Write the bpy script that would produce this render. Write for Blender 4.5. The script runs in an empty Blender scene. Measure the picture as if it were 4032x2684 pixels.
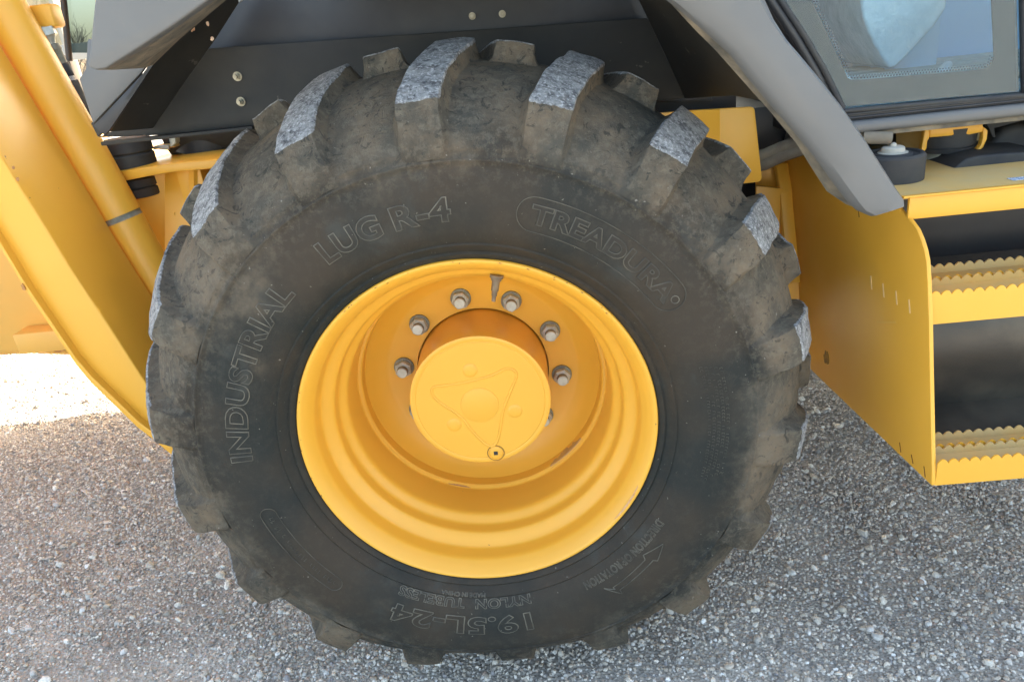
import bpy, bmesh, math, random
import numpy as np
from mathutils import Matrix, Vector, noise
random.seed(7); np.random.seed(7)
SC = bpy.context.scene
COL = SC.collection
AX = 0.615                                   # height of the wheel axle

# ------------------------------------------------------------------ camera
def rot(a, b, c):
    return (Matrix.Rotation(math.radians(a), 3, 'Z') @ Matrix.Rotation(math.radians(b), 3, 'X')
            @ Matrix.Rotation(math.radians(c), 3, 'Z'))
CR = rot(2.52908, 67.57957, -6.34706)
CC = Vector((0.13485, -1.21863, 0.67757 + AX))
cd = bpy.data.cameras.new('camera'); cam = bpy.data.objects.new('camera', cd); COL.objects.link(cam)
cam.matrix_world = Matrix.Translation(CC) @ CR.to_4x4()
cd.sensor_width = 36; cd.lens = 3000 / 4032 * 36; cd.clip_start = 0.02; cd.clip_end = 2000
SC.camera = cam

# ------------------------------------------------------------------ light
SUN_EL, SUN_AZ = 41.0, 19.0                  # azimuth from +Y towards +X
w = bpy.data.worlds.new('World'); SC.world = w; w.use_nodes = True
nt = w.node_tree; nt.nodes.clear()
sky = nt.nodes.new('ShaderNodeTexSky'); sky.sky_type = 'NISHITA'; sky.sun_disc = False
sky.sun_elevation = math.radians(SUN_EL); sky.sun_rotation = math.radians(SUN_AZ)
sky.air_density = 0.8; sky.dust_density = 4.0; sky.ozone_density = 0.5
bg = nt.nodes.new('ShaderNodeBackground'); bg.inputs[1].default_value = 0.15
wo = nt.nodes.new('ShaderNodeOutputWorld')
tn = nt.nodes.new('ShaderNodeMix'); tn.data_type = 'RGBA'; tn.blend_type = 'MULTIPLY'; tn.inputs[0].default_value = 1
tn.inputs[7].default_value = (1.0, .935, .79, 1)      # hazy, slightly warm sky
nt.links.new(sky.outputs[0], tn.inputs[6]); nt.links.new(tn.outputs[2], bg.inputs[0]); nt.links.new(bg.outputs[0], wo.inputs[0])
sl = bpy.data.lights.new('sun', 'SUN'); sl.energy = 3.0; sl.angle = math.radians(0.53); sl.color = (1, .95, .87)
so = bpy.data.objects.new('sun', sl); COL.objects.link(so)
e, a = math.radians(SUN_EL), math.radians(SUN_AZ)
sd = Vector((math.sin(a) * math.cos(e), math.cos(a) * math.cos(e), math.sin(e)))
so.rotation_euler = sd.to_track_quat('Z', 'Y').to_euler(); so.location = (2, 6, 8)
SC.view_settings.view_transform = 'Standard'; SC.view_settings.look = 'None'
SC.view_settings.gamma = 1; SC.view_settings.use_curve_mapping = False
SC.view_settings.exposure = 2.9

# ------------------------------------------------------------------ helpers
PK = 4032 / 2356
def at(x, y, Y=None, X=None, Z=None):
    """point of the place seen at survey pixel (x, y), at a known depth, side or height"""
    d = CR @ Vector(((x * PK - 2016) / 3000, -(y * PK - 1342) / 3000, -1))
    if Y is not None: t = (Y - CC.y) / d.y
    elif X is not None: t = (X - CC.x) / d.x
    else: t = (Z - CC.z) / d.z
    return CC + d * t

def mat(name, col, rough=.5, metal=0., spec=.5, col2=None, nscale=5., ndet=6., lo=.35, hi=.65,
        bump=0., bscale=60., bdist=.002, rvar=0., coat=0., chips=None, chip_t=.72, chip_scale=40.):
    m = bpy.data.materials.new(name); m.use_nodes = True
    N = m.node_tree.nodes; L = m.node_tree.links; P = N['Principled BSDF']
    P.inputs['Base Color'].default_value = (*col, 1); P.inputs['Roughness'].default_value = rough
    P.inputs['Metallic'].default_value = metal; P.inputs['Specular IOR Level'].default_value = spec
    P.inputs['Coat Weight'].default_value = coat; P.inputs['Coat Roughness'].default_value = .15
    g = N.new('ShaderNodeNewGeometry')
    def nz(s, d=6., r=.55):
        n = N.new('ShaderNodeTexNoise'); n.inputs['Scale'].default_value = s
        n.inputs['Detail'].default_value = d; n.inputs['Roughness'].default_value = r
        L.new(g.outputs['Position'], n.inputs['Vector']); return n
    def rmp(src, a, b, c1, c2):
        r = N.new('ShaderNodeValToRGB'); r.color_ramp.elements[0].position = a; r.color_ramp.elements[1].position = b
        r.color_ramp.elements[0].color = (*c1, 1); r.color_ramp.elements[1].color = (*c2, 1)
        L.new(src, r.inputs[0]); return r
    out = None
    if col2 is not None:
        r = rmp(nz(nscale, ndet).outputs[0], lo, hi, col, col2); out = r.outputs[0]
    if chips is not None:
        c = rmp(nz(chip_scale, 3).outputs[0], chip_t, chip_t + .015, (0, 0, 0), (1, 1, 1))
        mx = N.new('ShaderNodeMix'); mx.data_type = 'RGBA'
        L.new(c.outputs[0], mx.inputs[0])
        if out: L.new(out, mx.inputs[6])
        else: mx.inputs[6].default_value = (*col, 1)
        mx.inputs[7].default_value = (*chips, 1); out = mx.outputs[2]
    if out: L.new(out, P.inputs['Base Color'])
    if rvar:
        r = N.new('ShaderNodeMapRange'); r.inputs[3].default_value = rough - rvar; r.inputs[4].default_value = rough + rvar
        r.inputs[1].default_value = .3; r.inputs[2].default_value = .7
        L.new(nz(9, 5).outputs[0], r.inputs[0]); L.new(r.outputs[0], P.inputs['Roughness'])
    if bump:
        b = N.new('ShaderNodeBump'); b.inputs['Strength'].default_value = bump; b.inputs['Distance'].default_value = bdist
        L.new(nz(bscale, 5, .6).outputs[0], b.inputs['Height']); L.new(b.outputs[0], P.inputs['Normal'])
    return m

M = {}
YC = (.78, .405, .045)
M['yellow'] = mat('yellow_paint', YC, .38, col2=(.76, .39, .04), nscale=3, rvar=.06, bump=.08, bscale=350, bdist=.0006,
                  chips=(.12, .045, .02), chip_t=.765, chip_scale=38)
M['yellow_clean'] = mat('yellow_paint_clean', YC, .40, col2=(.77, .392, .04), nscale=4, rvar=.05, bump=.06, bscale=300, bdist=.0005)
M['yellow_tan'] = mat('yellow_paint_tan', (.62, .37, .10), .6, col2=(.50, .36, .16), nscale=7, bump=.1, bscale=200, bdist=.0008)  # duller tan yellow, mottled by noise
M['plastic'] = mat('fender_plastic', (.105, .108, .108), .5, col2=(.135, .135, .13), nscale=2.5, rvar=.08, bump=.15, bscale=700, bdist=.0005)
M['plastic_in'] = mat('fender_inner', (.030, .030, .028), .6, col2=(.058, .054, .045), nscale=4.5, lo=.42, hi=.75, bump=.2, bscale=120, bdist=.001,
                      chips=(.12, .11, .09), chip_t=.70, chip_scale=26, spec=.3)
M['dirt_plastic'] = mat('dirty_lip', (.10, .095, .08), .85, col2=(.28, .235, .165), nscale=22, lo=.35, hi=.68, bump=.5, bscale=70, bdist=.003)
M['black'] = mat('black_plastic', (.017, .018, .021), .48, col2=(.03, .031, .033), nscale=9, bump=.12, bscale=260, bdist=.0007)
M['blackrub'] = mat('black_rubber', (.022, .024, .028), .7, col2=(.045, .044, .04), nscale=14, bump=.3, bscale=160, bdist=.001)
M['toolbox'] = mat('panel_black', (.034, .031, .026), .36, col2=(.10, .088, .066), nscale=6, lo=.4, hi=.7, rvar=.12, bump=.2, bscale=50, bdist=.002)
M['steel'] = mat('zinc_steel', (.52, .55, .50), .42, metal=.3, col2=(.38, .39, .33), nscale=60, bump=.2, bscale=300, bdist=.0005)
M['steeldark'] = mat('dull_steel', (.25, .26, .21), .6, metal=.1, col2=(.18, .17, .125), nscale=70)
M['cap'] = mat('white_cap', (.42, .40, .34), .5)
M['hose'] = mat('hose_sleeve', (.055, .052, .046), .8, col2=(.13, .115, .09), nscale=30, bump=.3, bscale=300, bdist=.001)
M['hosetan'] = mat('dusty_hose', (.22, .19, .14), .85, col2=(.13, .11, .085), nscale=20)
M['sticker'] = mat('label_blue', (.22, .33, .5), .4, col2=(.7, .74, .8), nscale=300, ndet=1, lo=.49, hi=.51)
M['tag'] = mat('label_grey', (.46, .45, .43), .5, col2=(.2, .2, .2), nscale=220, ndet=1, lo=.62, hi=.64)
M['shed'] = mat('tan_sheet', (.40, .33, .20), .55, col2=(.34, .29, .18), nscale=2)
M['shedtrim'] = mat('shed_trim', (.30, .29, .25), .6)
M['white'] = mat('white_trim', (.27, .27, .25), .6)
M['bark'] = mat('bark', (.10, .085, .07), .9)
M['mass'] = mat('yellow_far', (.78, .42, .08), .5, col2=(.66, .38, .09), nscale=2)
M['boltmetal'] = mat('plated_bolt', (.42, .39, .29), .4, metal=.3, col2=(.28, .25, .18), nscale=90)
M['brass'] = mat('valve_metal', (.26, .20, .13), .6, metal=.3, col2=(.16, .12, .08), nscale=60)
M['seatwrap'] = mat('plastic_wrap', (.62, .78, .82), .25, col2=(.50, .66, .72), nscale=18, lo=.42, hi=.6, bump=.5, bscale=14, bdist=.02)
M['pale'] = mat('pale_floor', (.34, .44, .44), .6)
M['interior'] = mat('cab_backdrop', (.46, .68, .84), .7)

# tyre rubber: dark rubber, brown dust that sits on the shoulder, marks and cuts
def rubber(name, wear=False):
    m = bpy.data.materials.new(name); m.use_nodes = True
    N = m.node_tree.nodes; L = m.node_tree.links; P = N['Principled BSDF']
    g = N.new('ShaderNodeNewGeometry')
    def nz(s, d=8., r=.6, dist=0.):
        n = N.new('ShaderNodeTexNoise'); n.inputs['Scale'].default_value = s; n.inputs['Distortion'].default_value = dist
        n.inputs['Detail'].default_value = d; n.inputs['Roughness'].default_value = r
        L.new(g.outputs['Position'], n.inputs['Vector']); return n.outputs[0]
    def math_(op, a, b=None, c=None):
        n = N.new('ShaderNodeMath'); n.operation = op; n.use_clamp = op in ('MULTIPLY_ADD',)
        for i, v in enumerate((a, b, c)):
            if v is None: continue
            if hasattr(v, 'node'): L.new(v, n.inputs[i])
            else: n.inputs[i].default_value = v
        return n.outputs[0]
    def rng(v, a, b, c=0., d=1.):
        n = N.new('ShaderNodeMapRange'); n.interpolation_type = 'SMOOTHSTEP'
        for i, q in enumerate((a, b, c, d)): n.inputs[i + 1].default_value = q
        L.new(v, n.inputs[0]); return n.outputs[0]
    def mix(f, A, B):
        n = N.new('ShaderNodeMix'); n.data_type = 'RGBA'
        if hasattr(f, 'node'): L.new(f, n.inputs[0])
        else: n.inputs[0].default_value = f
        for i, q in ((6, A), (7, B)):
            if hasattr(q, 'node'): L.new(q, n.inputs[i])
            else: n.inputs[i].default_value = (*q, 1)
        return n.outputs[2]
    sp = N.new('ShaderNodeSeparateXYZ'); L.new(g.outputs['Position'], sp.inputs[0])
    zz = math_('SUBTRACT', sp.outputs[2], AX)
    rad = math_('SQRT', math_('ADD', math_('MULTIPLY', sp.outputs[0], sp.outputs[0]), math_('MULTIPLY', zz, zz)))
    sh = rng(rad, .43, .58)
    dust = rng(math_('ADD', nz(4.5), math_('MULTIPLY', math_('SUBTRACT', sh, .40), .36)), .44, .68)
    base = mix(rng(nz(3.2, 3), .38, .62), (.016, .019, .017), (.040, .031, .021))
    c = mix(math_('MULTIPLY', dust, .85), base, mix(rng(nz(11, 8), .35, .66), (.078, .073, .058), (.175, .135, .090)))
    # blue-grey patches where the dust is rubbed off
    c = mix(math_('MULTIPLY', rng(nz(7.5, 6, .6, .6), .56, .70), .55), c, (.045, .050, .046))
    # fine mottling, pale specks, dark cuts
    c = mix(math_('MULTIPLY', rng(nz(70, 8, .75), .47, .62), math_('ADD', math_('MULTIPLY', sh, .50), .04)), c, (.17, .150, .110))
    c = mix(math_('MULTIPLY', rng(nz(48, 7, .70, 1.2), .55, .62), math_('ADD', math_('MULTIPLY', sh, .70), .04)), c, (.022, .024, .022))
    c = mix(math_('MULTIPLY', rng(nz(130, 3, .5), .71, .76), .55), c, (.30, .28, .24))
    hgt = math_('ADD', math_('MULTIPLY', nz(48, 8, .74, .8), math_('ADD', math_('MULTIPLY', sh, 1.0), .06)), math_('MULTIPLY', nz(260, 4), .10))
    bump = N.new('ShaderNodeBump'); bump.inputs['Strength'].default_value = .9; bump.inputs['Distance'].default_value = .008
    rough = .72
    if wear:
        at_ = N.new('ShaderNodeAttribute'); at_.attribute_name = 'wear'
        wv = math_('ADD', at_.outputs['Fac'], math_('MULTIPLY', math_('SUBTRACT', nz(110, 5, .7), .5), .75))
        wm = rng(wv, .50, .62)
        wc = mix(rng(nz(60, 8, .75), .36, .60), (.10, .102, .105), (.35, .36, .355))
        wc = mix(rng(nz(190, 4, .7), .50, .70), wc, (.64, .65, .66))
        wc = mix(math_('MULTIPLY', rng(nz(45, 6, .7, 1.), .58, .66), .8), wc, (.045, .05, .06))
        c = mix(wm, c, wc)
        hgt = math_('ADD', hgt, math_('MULTIPLY', wm, math_('MULTIPLY', nz(210, 6, .75), .5)))
    L.new(hgt, bump.inputs['Height']); L.new(bump.outputs[0], P.inputs['Normal'])
    L.new(c, P.inputs['Base Color']); P.inputs['Roughness'].default_value = rough
    P.inputs['Specular IOR Level'].default_value = .32
    return m
M['rubber'] = rubber('tyre_rubber'); M['lug'] = rubber('tyre_lug_rubber', True)
M['letterdim'] = mat('letter_edge_dusty', (.034, .032, .025), .65, col2=(.085, .076, .056), nscale=30, ndet=5, lo=.4, hi=.65)
M['letter'] = mat('letter_edge', (.050, .047, .037), .6, col2=(.14, .128, .097), nscale=26, ndet=5, lo=.4, hi=.65)

# glass
def glassmat():
    m = bpy.data.materials.new('cab_glass'); m.use_nodes = True; N = m.node_tree.nodes; L = m.node_tree.links
    N.remove(N['Principled BSDF']); o = N['Material Output']
    t = N.new('ShaderNodeBsdfTransparent'); t.inputs[0].default_value = (.80, .90, .95, 1)
    gl = N.new('ShaderNodeBsdfGlossy'); gl.inputs[0].default_value = (.92, .97, 1, 1); gl.inputs['Roughness'].default_value = .04
    fr = N.new('ShaderNodeFresnel'); fr.inputs[0].default_value = 1.38
    mx = N.new('ShaderNodeMixShader'); L.new(fr.outputs[0], mx.inputs[0]); L.new(t.outputs[0], mx.inputs[1]); L.new(gl.outputs[0], mx.inputs[2])
    L.new(mx.outputs[0], o.inputs[0]); return m
M['glass'] = glassmat()
M['glass2'] = glassmat(); M['glass2'].name = 'rear_glass'
for n_ in M['glass2'].node_tree.nodes:
    if n_.type == 'BSDF_TRANSPARENT': n_.inputs[0].default_value = (.34, .40, .41, 1)
M['frit'] = mat('glass_black_border', (.030, .038, .045), .25, spec=.3)

# ---- object plumbing
def link(name, me, parent=None, label=None, smooth=False, kind=None):
    o = bpy.data.objects.new(name, me); COL.objects.link(o)
    if parent is not None:
        o.parent = parent; o.matrix_parent_inverse = Matrix.Translation(-WL[parent.name])
        WL[o.name] = Vector((0, 0, 0)) ; 
    if label: o['label'] = label
    if kind: o['kind'] = kind
    if smooth and hasattr(me, 'polygons'):
        me.polygons.foreach_set('use_smooth', [True] * len(me.polygons)); me.set_sharp_from_angle(angle=math.radians(smooth if smooth is not True else 38))
    return o
WL = {}
def root(name, loc, label, cat, group=None):
    o = bpy.data.objects.new(name, None); COL.objects.link(o); o.location = loc; o.empty_display_size = .1
    WL[o.name] = Vector(loc); o['label'] = label; o['category'] = cat
    if group: o['group'] = group
    return o
def raw(name, V, F, m, parent=None, smooth=False, mats=None, midx=None, bevel=0, seg=2, **k):
    me = bpy.data.meshes.new(name); me.from_pydata([tuple(v) for v in V], [], F); me.update()
    for q in (mats or [m]): me.materials.append(q if not isinstance(q, str) else M[q])
    if midx is not None: me.polygons.foreach_set('material_index', midx)
    b = bmesh.new(); b.from_mesh(me); bmesh.ops.recalc_face_normals(b, faces=b.faces)
    if bevel:
        eds = [e for e in b.edges if e.is_manifold and e.calc_face_angle(0) > math.radians(30)]
        bmesh.ops.bevel(b, geom=eds, offset=bevel, segments=seg, profile=.5, affect='EDGES', clamp_overlap=True)
        if not smooth: smooth = 38
    b.to_mesh(me); b.free()
    return link(name, me, parent, smooth=smooth, **k)
def prism(name, pts, vec, m, parent=None, bevel=.0015, seg=2, **k):
    """closed outline (3D points, planar) pushed along vec"""
    pts = [Vector(p) for p in pts]; vec = Vector(vec); n = len(pts)
    V = pts + [p + vec for p in pts]
    F = [list(range(n)), list(range(2 * n - 1, n - 1, -1))] + [[i, (i + 1) % n, n + (i + 1) % n, n + i] for i in range(n)]
    return raw(name, V, F, m, parent, bevel=bevel, seg=seg, **k)
def box(name, lo, hi, m, parent=None, bevel=.003, **k):
    x0, y0, z0 = lo; x1, y1, z1 = hi
    return prism(name, [(x0, y0, z0), (x1, y0, z0), (x1, y0, z1), (x0, y0, z1)], (0, y1 - y0, 0), m, parent, bevel=bevel, **k)
def lathe(name, prof, m, parent=None, n=160, cx=0., cz=AX, closed=False, smooth=35, dx=0, mats=None, fn=None, **k):
    """profile of (y, r) turned about the wheel axis"""
    V = []; F = []
    for i in range(n):
        t = 2 * math.pi * i / n
        for (y, r) in prof: V.append((cx + r * math.cos(t), y, cz + r * math.sin(t)))
    q = len(prof)
    for i in range(n):
        j = (i + 1) % n
        for s in range(q if closed else q - 1):
            s2 = (s + 1) % q
            F.append([i * q + s, i * q + s2, j * q + s2, j * q + s])
    for end in ((0, q - 1) if not closed else ()):
        if prof[end][1] < 1e-4: pass
    if fn: V = [fn(v) for v in V]
    return raw(name, V, F, m, parent, smooth=smooth, **k)
def tube_geo(path, r, n=14, cap=True):
    path = [Vector(p) for p in path]; V = []; F = []
    up = None
    for i, p in enumerate(path):
        d = (path[min(i + 1, len(path) - 1)] - path[max(i - 1, 0)]).normalized()
        if up is None: up = d.orthogonal().normalized()
        up = (up - d * up.dot(d)).normalized(); s = d.cross(up)
        rr = r[i] if isinstance(r, (list, tuple)) else r
        for k in range(n):
            t = 2 * math.pi * k / n; V.append(p + (up * math.cos(t) + s * math.sin(t)) * rr)
    for i in range(len(path) - 1):
        for k in range(n):
            F.append([i * n + k, i * n + (k + 1) % n, (i + 1) * n + (k + 1) % n, (i + 1) * n + k])
    if cap: F += [list(range(n))[::-1], [(len(path) - 1) * n + k for k in range(n)]]
    return V, F
def tube(name, path, r, m, parent=None, n=14, smooth=50, **k):
    V, F = tube_geo(path, r, n); return raw(name, V, F, m, parent, smooth=smooth, **k)
def merge(parts):
    V = []; F = []
    for v, f in parts:
        o = len(V); V += list(v); F += [[i + o for i in q] for q in f]
    return V, F
def catmull(pts, sub):
    P = [Vector(p) for p in pts]; out = []
    for i in range(len(P) - 1):
        a, b, c, d = P[max(i - 1, 0)], P[i], P[i + 1], P[min(i + 2, len(P) - 1)]
        for s in range(sub):
            t = s / sub
            out.append(.5 * ((2 * b) + (c - a) * t + (2 * a - 5 * b + 4 * c - d) * t * t + (3 * b - a - 3 * c + d) * t ** 3))
    out.append(P[-1]); return out

# ================================================================== SETTING
def ground_mat():
    m = bpy.data.materials.new('gravel_bed'); m.use_nodes = True; N = m.node_tree.nodes; L = m.node_tree.links; P = N['Principled BSDF']
    g = N.new('ShaderNodeNewGeometry')
    v = N.new('ShaderNodeTexVoronoi'); v.inputs['Scale'].default_value = 130; L.new(g.outputs['Position'], v.inputs['Vector'])
    n = N.new('ShaderNodeTexNoise'); n.inputs['Scale'].default_value = 3; n.inputs['Detail'].default_value = 8; L.new(g.outputs['Position'], n.inputs['Vector'])
    r = N.new('ShaderNodeValToRGB'); L.new(v.outputs['Color'], r.inputs[0])
    r.color_ramp.elements[0].color = (.32, .305, .27, 1); r.color_ramp.elements[1].color = (.56, .54, .49, 1)
    r2 = N.new('ShaderNodeValToRGB'); L.new(n.outputs[0], r2.inputs[0]); r2.color_ramp.elements[0].position = .35; r2.color_ramp.elements[1].position = .7
    r2.color_ramp.elements[0].color = (.72, .70, .68, 1); r2.color_ramp.elements[1].color = (1.1, 1.08, 1.05, 1)
    mx = N.new('ShaderNodeMix'); mx.data_type = 'RGBA'; mx.blend_type = 'MULTIPLY'; mx.inputs[0].default_value = 1
    L.new(r.outputs[0], mx.inputs[6]); L.new(r2.outputs[0], mx.inputs[7]); L.new(mx.outputs[2], P.inputs['Base Color'])
    b = N.new('ShaderNodeBump'); b.inputs['Strength'].default_value = .8; b.inputs['Distance'].default_value = .006
    L.new(v.outputs['Distance'], b.inputs['Height']); L.new(b.outputs[0], P.inputs['Normal']); P.inputs['Roughness'].default_value = .95
    return m
def gh(x, y):
    return .010 * (noise.noise(Vector((x * 1.3, y * 1.3, 0))) ) + .004 * noise.noise(Vector((x * 6, y * 6, 3))) - .004
# ground: fine near sheet inside a huge one, one mesh
xs = [-400, -60, -12] + list(np.linspace(-5, 4, 91)) + [12, 60, 400]
ys = [-400, -60, -12] + list(np.linspace(-3, 5, 81)) + [12, 60, 400]
V = []; F = []
for y in ys:
    for x in xs: V.append((x, y, gh(x, y)))
for j in range(len(ys) - 1):
    for i in range(len(xs) - 1):
        q = j * len(xs) + i; F.append([q, q + 1, q + 1 + len(xs), q + len(xs)])
raw('ground', V, F, ground_mat(), kind='structure', smooth=True)

# gravel stones: one countless mass, instanced
def stone_mat():
    m = bpy.data.materials.new('gravel_stone'); m.use_nodes = True; N = m.node_tree.nodes; L = m.node_tree.links; P = N['Principled BSDF']
    oi = N.new('ShaderNodeObjectInfo'); r = N.new('ShaderNodeValToRGB'); L.new(oi.outputs['Random'], r.inputs[0])
    cr = r.color_ramp; cr.interpolation = 'CONSTANT'
    cols = [(.0, (0.390, 0.342, 0.275)), (.10, (0.260, 0.239, 0.213)), (.20, (0.520, 0.477, 0.413)), (.32, (0.351, 0.323, 0.294)), (.42, (0.442, 0.374, 0.294)),
            (.52, (0.182, 0.174, 0.169)), (.60, (0.624, 0.593, 0.537)), (.68, (0.390, 0.381, 0.369)), (.78, (0.299, 0.258, 0.206)), (.86, (0.494, 0.484, 0.481)),
            (.93, (0.338, 0.226, 0.169)), (.955, (0.221, 0.226, 0.263)), (.98, (0.620, 0.748, 0.675))]
    cols = [(p_, tuple(.55 * v_ + .45 * (c_[0] * .3 + c_[1] * .6 + c_[2] * .1) * k_ for v_, k_ in zip(c_, (1.0, 1.0, 1.0)))) for p_, c_ in cols]
    cols = [(p_, tuple(min(.85, v_ * k_) for v_, k_ in zip(c_, (1.30, 1.27, 1.18)))) for p_, c_ in cols]
    cr.elements[0].position = 0; cr.elements[0].color = (*cols[0][1], 1)
    cr.elements[1].position = cols[1][0]; cr.elements[1].color = (*cols[1][1], 1)
    for p, c in cols[2:]:
        el = cr.elements.new(p); el.color = (*c, 1)
    tc = N.new('ShaderNodeTexCoord'); n = N.new('ShaderNodeTexNoise'); n.inputs['Scale'].default_value = 2.2; n.inputs['Detail'].default_value = 4
    L.new(tc.outputs['Object'], n.inputs['Vector'])
    r2 = N.new('ShaderNodeMapRange'); r2.inputs[1].default_value = .3; r2.inputs[2].default_value = .7; r2.inputs[3].default_value = .75; r2.inputs[4].default_value = 1.25
    L.new(n.outputs[0], r2.inputs[0])
    mx = N.new('ShaderNodeVectorMath'); mx.operation = 'SCALE'; L.new(r.outputs[0], mx.inputs[0]); L.new(r2.outputs[0], mx.inputs['Scale'])
    L.new(mx.outputs[0], P.inputs['Base Color']); P.inputs['Roughness'].default_value = .8
    return m
SM = stone_mat()
sc_col = bpy.data.collections.new('stone_shapes')
for k in range(9):
    bm = bmesh.new(); bmesh.ops.create_icosphere(bm, subdivisions=2, radius=1)
    off = Vector((k * 13.1, 4.7 * k, 2.2)); ang = k % 3 == 0
    for v in bm.verts:
        d = v.co.normalized()
        v.co = d * (1 + .42 * noise.noise(d * 1.1 + off) + .16 * noise.noise(d * 2.7 + off))
    if k % 3:                                    # chipped flats
        for c in range(5):
            nrm = Vector((random.gauss(0, 1), random.gauss(0, 1), random.gauss(0, 1))).normalized(); h = random.uniform(.62, .85)
            for v in bm.verts:
                q = v.co.dot(nrm)
                if q > h: v.co -= nrm * (q - h)
    me = bpy.data.meshes.new('stone_shape'); bm.to_mesh(me); bm.free(); me.materials.append(SM)
    me.polygons.foreach_set('use_smooth', [True] * len(me.polygons))
    if k % 3: me.set_sharp_from_angle(angle=math.radians(30))
    sc_col.objects.link(bpy.data.objects.new('stone_shape', me))
CRn = np.array(CR); CCn = np.array(CC)
def project(P):
    q = (P - CCn) @ CRn; return (3000 * q[:, 0] / -q[:, 2] + 2016) / PK, (-3000 * q[:, 1] / -q[:, 2] + 1342) / PK
def scatter(n, x0, x1, y0, y1):
    P = np.stack([np.random.uniform(x0, x1, n), np.random.uniform(y0, y1, n), np.zeros(n)], 1)
    u, v = project(P); k = (u > -260) & (u < 2640) & (v < 1900) & (v > 700)
    # nothing of the bed shows through the tyre and rim
    k &= ~((P[:, 1] > .12) & (P[:, 1] < .40) & (np.abs(P[:, 0]) < .25)); return P[k]
A = scatter(380000, -3.4, 2.2, -.75, 3.0)
B = scatter(115000, -3.4, 2.2, -.75, 3.0)
Cc = scatter(4200, -3.4, 2.2, -.75, 3.0)
Dd = scatter(170, -3.4, 2.2, -.75, 3.0)
# drifts of finer and coarser stones
A = A[np.array([noise.noise(Vector((p[0] * 1.5 + 7, p[1] * 2.2, 1.))) for p in A]) < np.random.uniform(-.05, .75, len(A))]
def dens(P, s, t): return np.array([noise.noise(Vector((p[0] * s, p[1] * s, t))) for p in P])
B = B[dens(B, 1.6, 5.) > np.random.uniform(-.55, .35, len(B))]
Pt = np.concatenate([A, B, Cc, Dd])
S0 = np.concatenate([np.random.uniform(.0020, .0040, len(A)), np.random.triangular(.0026, .0034, .0070, len(B)) , np.random.uniform(.0062, .0095, len(Cc)), np.random.uniform(.010, .014, len(Dd))])
Pt[:, 2] = np.array([gh(p[0], p[1]) for p in Pt]) + S0 * np.random.uniform(.05, .55, len(Pt))
me = bpy.data.meshes.new('gravel'); me.vertices.add(len(Pt)); me.vertices.foreach_set('co', Pt.astype(np.float32).ravel())
ar = me.attributes.new('rot', 'FLOAT_VECTOR', 'POINT'); rt = np.random.uniform(0, 6.283, (len(Pt), 3)); rt[:, 0:2] = np.random.normal(0, .45, (len(Pt), 2)); ar.data.foreach_set('vector', rt.astype(np.float32).ravel())
as_ = me.attributes.new('scl', 'FLOAT_VECTOR', 'POINT')
sv = np.stack([S0 * np.random.uniform(.8, 1.5, len(Pt)), S0 * np.random.uniform(.75, 1.15, len(Pt)), S0 * np.random.uniform(.5, .95, len(Pt))], 1)
as_.data.foreach_set('vector', sv.astype(np.float32).ravel())
ai = me.attributes.new('pick', 'INT', 'POINT'); ai.data.foreach_set('value', np.random.randint(0, 9, len(Pt)).astype(np.int32))
me.update()
gv = bpy.data.objects.new('gravel', me); COL.objects.link(gv); gv['kind'] = 'stuff'
gv['label'] = 'loose mixed grey and tan gravel covering the yard around the tyre'; gv['category'] = 'gravel'
ng = bpy.data.node_groups.new('gravel_nodes', 'GeometryNodeTree')
ng.interface.new_socket('Geometry', in_out='INPUT', socket_type='NodeSocketGeometry'); ng.interface.new_socket('Geometry', in_out='OUTPUT', socket_type='NodeSocketGeometry')
gi = ng.nodes.new('NodeGroupInput'); go = ng.nodes.new('NodeGroupOutput'); ip = ng.nodes.new('GeometryNodeInstanceOnPoints')
ci = ng.nodes.new('GeometryNodeCollectionInfo'); ci.inputs['Collection'].default_value = sc_col; ci.inputs['Separate Children'].default_value = True; ci.inputs['Reset Children'].default_value = True
def na(nm, ty):
    n = ng.nodes.new('GeometryNodeInputNamedAttribute'); n.data_type = ty; n.inputs['Name'].default_value = nm; return n.outputs['Attribute']
ng.links.new(gi.outputs[0], ip.inputs['Points']); ng.links.new(ci.outputs[0], ip.inputs['Instance'])
ip.inputs['Pick Instance'].default_value = True
ng.links.new(na('pick', 'INT'), ip.inputs['Instance Index'])
e2r = ng.nodes.new('FunctionNodeEulerToRotation'); ng.links.new(na('rot', 'FLOAT_VECTOR'), e2r.inputs[0]); ng.links.new(e2r.outputs[0], ip.inputs['Rotation'])
ng.links.new(na('scl', 'FLOAT_VECTOR'), ip.inputs['Scale']); ng.links.new(ip.outputs[0], go.inputs[0])
md = gv.modifiers.new('gravel', 'NODES'); md.node_group = ng

# ---- far background seen past the rear of the machine
shed = root('metal_shed', (-8.5, 15, 0), 'pale tan corrugated metal shed far behind the yellow cylinder', 'shed')
V = []; F = []
N_ = 210
for i in range(N_ + 1):
    x = -22 + i * 13.3 / N_; y = 15 + (-.06 if i % 4 in (1, 2) else 0)
    V += [(x, y, 0), (x, y, 6.2)]
for i in range(N_): F.append([2 * i, 2 * i + 2, 2 * i + 3, 2 * i + 1])
raw('wall', V, F, 'shed', shed)
box('trim', (-8.74, 14.85, 0), (-8.66, 15.1, 6.25), 'shedtrim', shed)
box('roof', (-22, 14.8, 6.2), (-8.6, 24, 6.45), 'white', shed)
rail = root('guard_rail', (-6.5, 9, 0), 'white horizontal rail in front of the bare trees behind the machine', 'rail')
a0 = at(140, 114, Y=9); a1 = at(230, 112, Y=9)
box('beam', (a0.x - 3, 9, a0.z - .14), (a1.x + 3, 9.1, a0.z + .05), 'white', rail)
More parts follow.
